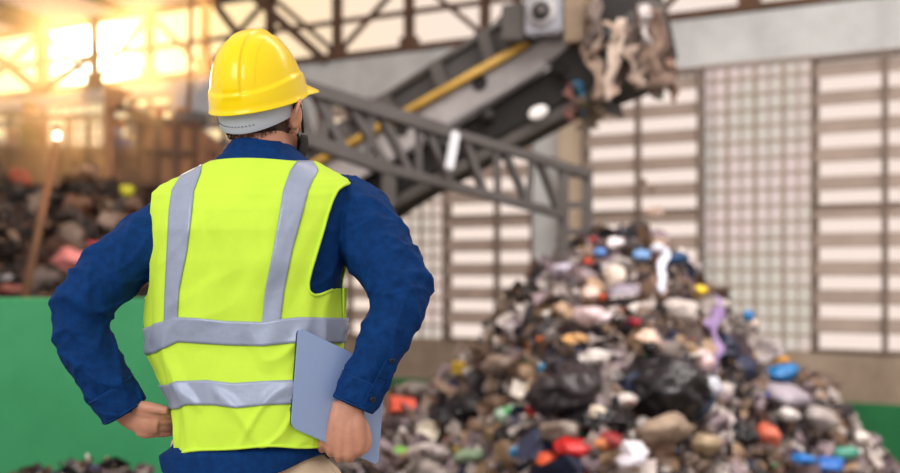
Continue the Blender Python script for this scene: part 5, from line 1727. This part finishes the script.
nb = 160
dip = lambda th: -.0155 * max(0, -math.sin(th)) ** 1.5
rings = [[band_pt(2 * PI * k / nb, z0 + dip(2 * PI * k / nb) - .012 * (z0 < 0) * 0) for k in range(nb)] for z0 in (.022, .010, -.004, -.016, -.027)]
loft_rings(bm, rings, caps=False)
bmesh.ops.recalc_face_normals(bm, faces=bm.faces)
band = part('headband', modified(bm, [('SOLIDIFY', dict(thickness=0.003, offset=1)), ('BEVEL', dict(width=.0008, segments=2))]), M_strap, helm, True, 'pale grey plastic headband')
bm = bmesh.new()
for k in range(17):
    th = R(206) + R(5.2) * k
    p = band_pt(th, -.012 + dip(th), .0036); q = band_pt(th + R(1.6), -.012 + dip(th), .0036)
    bar(bm, p, q, .0034, .0016)
part('adjusting_slots', bm, mat('slot_dark', srgb(70, 78, 92), 0.6), band)
bm = bmesh.new()
for k in range(2):
    tube(bm, [HT @ Vector((math.cos(a) * .07 * (1 - .0 * k), math.sin(a) * .07, .02)) for a in (0.8 + k * PI / 2, 0.8 + k * PI / 2)] , .002, 4) if False else None
cr_pts = [HT @ Vector((.082 * math.cos(t), 0, .012 + .118 * math.sin(t))) for t in [PI * k / 20 for k in range(21)]]
tube(bm, cr_pts, .006, 8, 1, True)
tube(bm, [HT @ Vector((0, .1 * math.cos(t), .012 + .118 * math.sin(t))) for t in [PI * k / 20 for k in range(21)]], .006, 8)
part('crown_strap', bm, M_strap, helm, True)

# ---- trousers and shoes
bm = bmesh.new()
loft_rings(bm, [[ring_pt(py, 2 * PI * k / 64, -.004, [(430, 172, 328, .120, 0), (455, 170, 324, .118, .004), (468, 169, 340, .116, .012), (482, 168, 349, .122, .008), (505, 168, 346, .128, 0), (520, 178, 330, .1, 0)]) for k in range(64)] for py in (440, 455, 470, 485, 500, 512, 520)])
for hip, kneep, ank in LEGS:
    cyl(bm, [hip, hip - Vector((0, 0, .12)), (hip + kneep) / 2, kneep, (kneep + ank) / 2, ank + Vector((0, 0, .0)), ank - Vector((0, 0, .035))], [.094, .100, .086, .074, .069, .064, .066], 40, 6)
me = fused(bm, 0.006, 4)
bm = bmesh.new(); bm.from_mesh(me); bpy.data.meshes.remove(me); bm.normal_update()
for v in bm.verts: v.co += v.normal * (noise.noise(v.co * 9) * .006 + (1 - abs(noise.noise(Vector((v.co.x * 6, v.co.y * 6, v.co.z * 13)))) * 2) * .002)
trs = part('trousers', bm, M_beige, man, True)
bm = bmesh.new()
bar(bm, at(330, 466, 2.50), at(341, 480, 2.505), .004, .002); part('pocket_seam', bm, mat('beige_seam', srgb(170, 152, 128), .8), trs)
for hip, kneep, ank in LEGS:
    ft = Vector((.25, .97, 0)).normalized()
    bm = bmesh.new()
    o0 = Vector((ank.x, ank.y, 0))
    cyl(bm, [o0 - ft * .075 + Vector((0, 0, .045)), o0 - ft * .02 + Vector((0, 0, .06)), o0 + ft * .06 + Vector((0, 0, .055)), o0 + ft * .14 + Vector((0, 0, .042)), o0 + ft * .195 + Vector((0, 0, .034))], [.036, .046, .047, .044, .028], 28, 6)
    cyl(bm, [o0 - ft * .02 + Vector((0, 0, .05)), o0 - ft * .015 + Vector((0, 0, .13))], [.045, .046], 24, 3)
    for v in bm.verts: v.co.z = max(v.co.z, .012)
    sh = part('work_boot', fused(bm, .005, 3), mat('brown_leather', srgb(78, 54, 38), .6, var=.15, scale=20), man, True)
    bm = bmesh.new()
    prism(bm, [o0 + ft * a + Vector((ft.y, -ft.x, 0)) * b for a, b in ((-.105, -.02), (-.09, -.042), (0, -.046), (.1, -.05), (.17, -.044), (.215, -.02), (.22, .012), (.19, .042), (.1, .05), (0, .044), (-.09, .04), (-.105, .02))], Vector((0, 0, .022)))
    bmesh.ops.recalc_face_normals(bm, faces=bm.faces)
    part('sole', bm, M_alu_d, sh)

# ---- laptop held against the hip
LTL, LBL, LBR = at(297.5, 327, 2.462), at(290, 427, 2.462), at(377, 465, 2.565)
ex = (LBR - LBL); wlap = ex.length; ex.normalize()
ey = (LTL - LBL); ey = (ey - ex * ey.dot(ex)); hlap = (LTL - LBL).length; ey.normalize()
ey = ((LTL - LBL).normalized())
ez = ex.cross(ey).normalized()
if ez.y > 0: ez = -ez       # ez points at the camera


def slab(x0, x1, y0, y1, z0, z1, rc=.012):
    bm = bmesh.new()
    poly = []
    for cx, cy, a0 in ((x1 - rc, y1 - rc, 0), (x0 + rc, y1 - rc, 90), (x0 + rc, y0 + rc, 180), (x1 - rc, y0 + rc, 270)):
        for k in range(7):
            a = R(a0 + 15 * k); poly.append((cx + rc * math.cos(a), cy + rc * math.sin(a)))
    v = [LBL + ex * p[0] + ey * p[1] + ez * z0 for p in poly]
    prism(bm, v, ez * (z1 - z0))
    bmesh.ops.recalc_face_normals(bm, faces=bm.faces)
    bmesh.ops.bevel(bm, geom=[e for e in bm.edges], offset=.0011, segments=2, affect='EDGES')
    return bm


lap = empty('laptop', LBL, 'closed silver laptop held against the hip of the man in the vest', 'laptop')
part('lid', slab(0, wlap, 0, hlap, .001, .007), M_alu, lap)
lb = part('base', slab(0.0015, wlap - .0015, .0015, hlap - .0015, -.0085, -.0006), M_alu_d, lap, label='dark edge of the laptop base')
part('hinge', slab(.03, wlap - .03, hlap - .004, hlap + .0005, -.006, .004, .0018), M_alu_d, lap)
for (a, b) in ((.02, .02), (wlap - .02, .02), (.02, hlap - .02), (wlap - .02, hlap - .02)):
    bm = bmesh.new(); lathe(bm, [(.006, 0), (.006, -.0018), (.0045, -.0024)], 14, Matrix.Translation(LBL + ex * a + ey * b - ez * .0088 + ez * .0005) @ ez.to_track_quat('Z', 'Y').to_matrix().to_4x4())
    part('foot', bm, mat('rubber_foot', srgb(20, 20, 22), .7), lb)
for k in range(3):
    bm = bmesh.new(); a = LBL + ey * (.03 + .016 * k) - ez * .0045 - ex * .0006
    bar(bm, a, a + ey * .009, .0022, .002, ez); part('port', bm, mat('port_silver', srgb(190, 196, 205), .3, .8), lb)
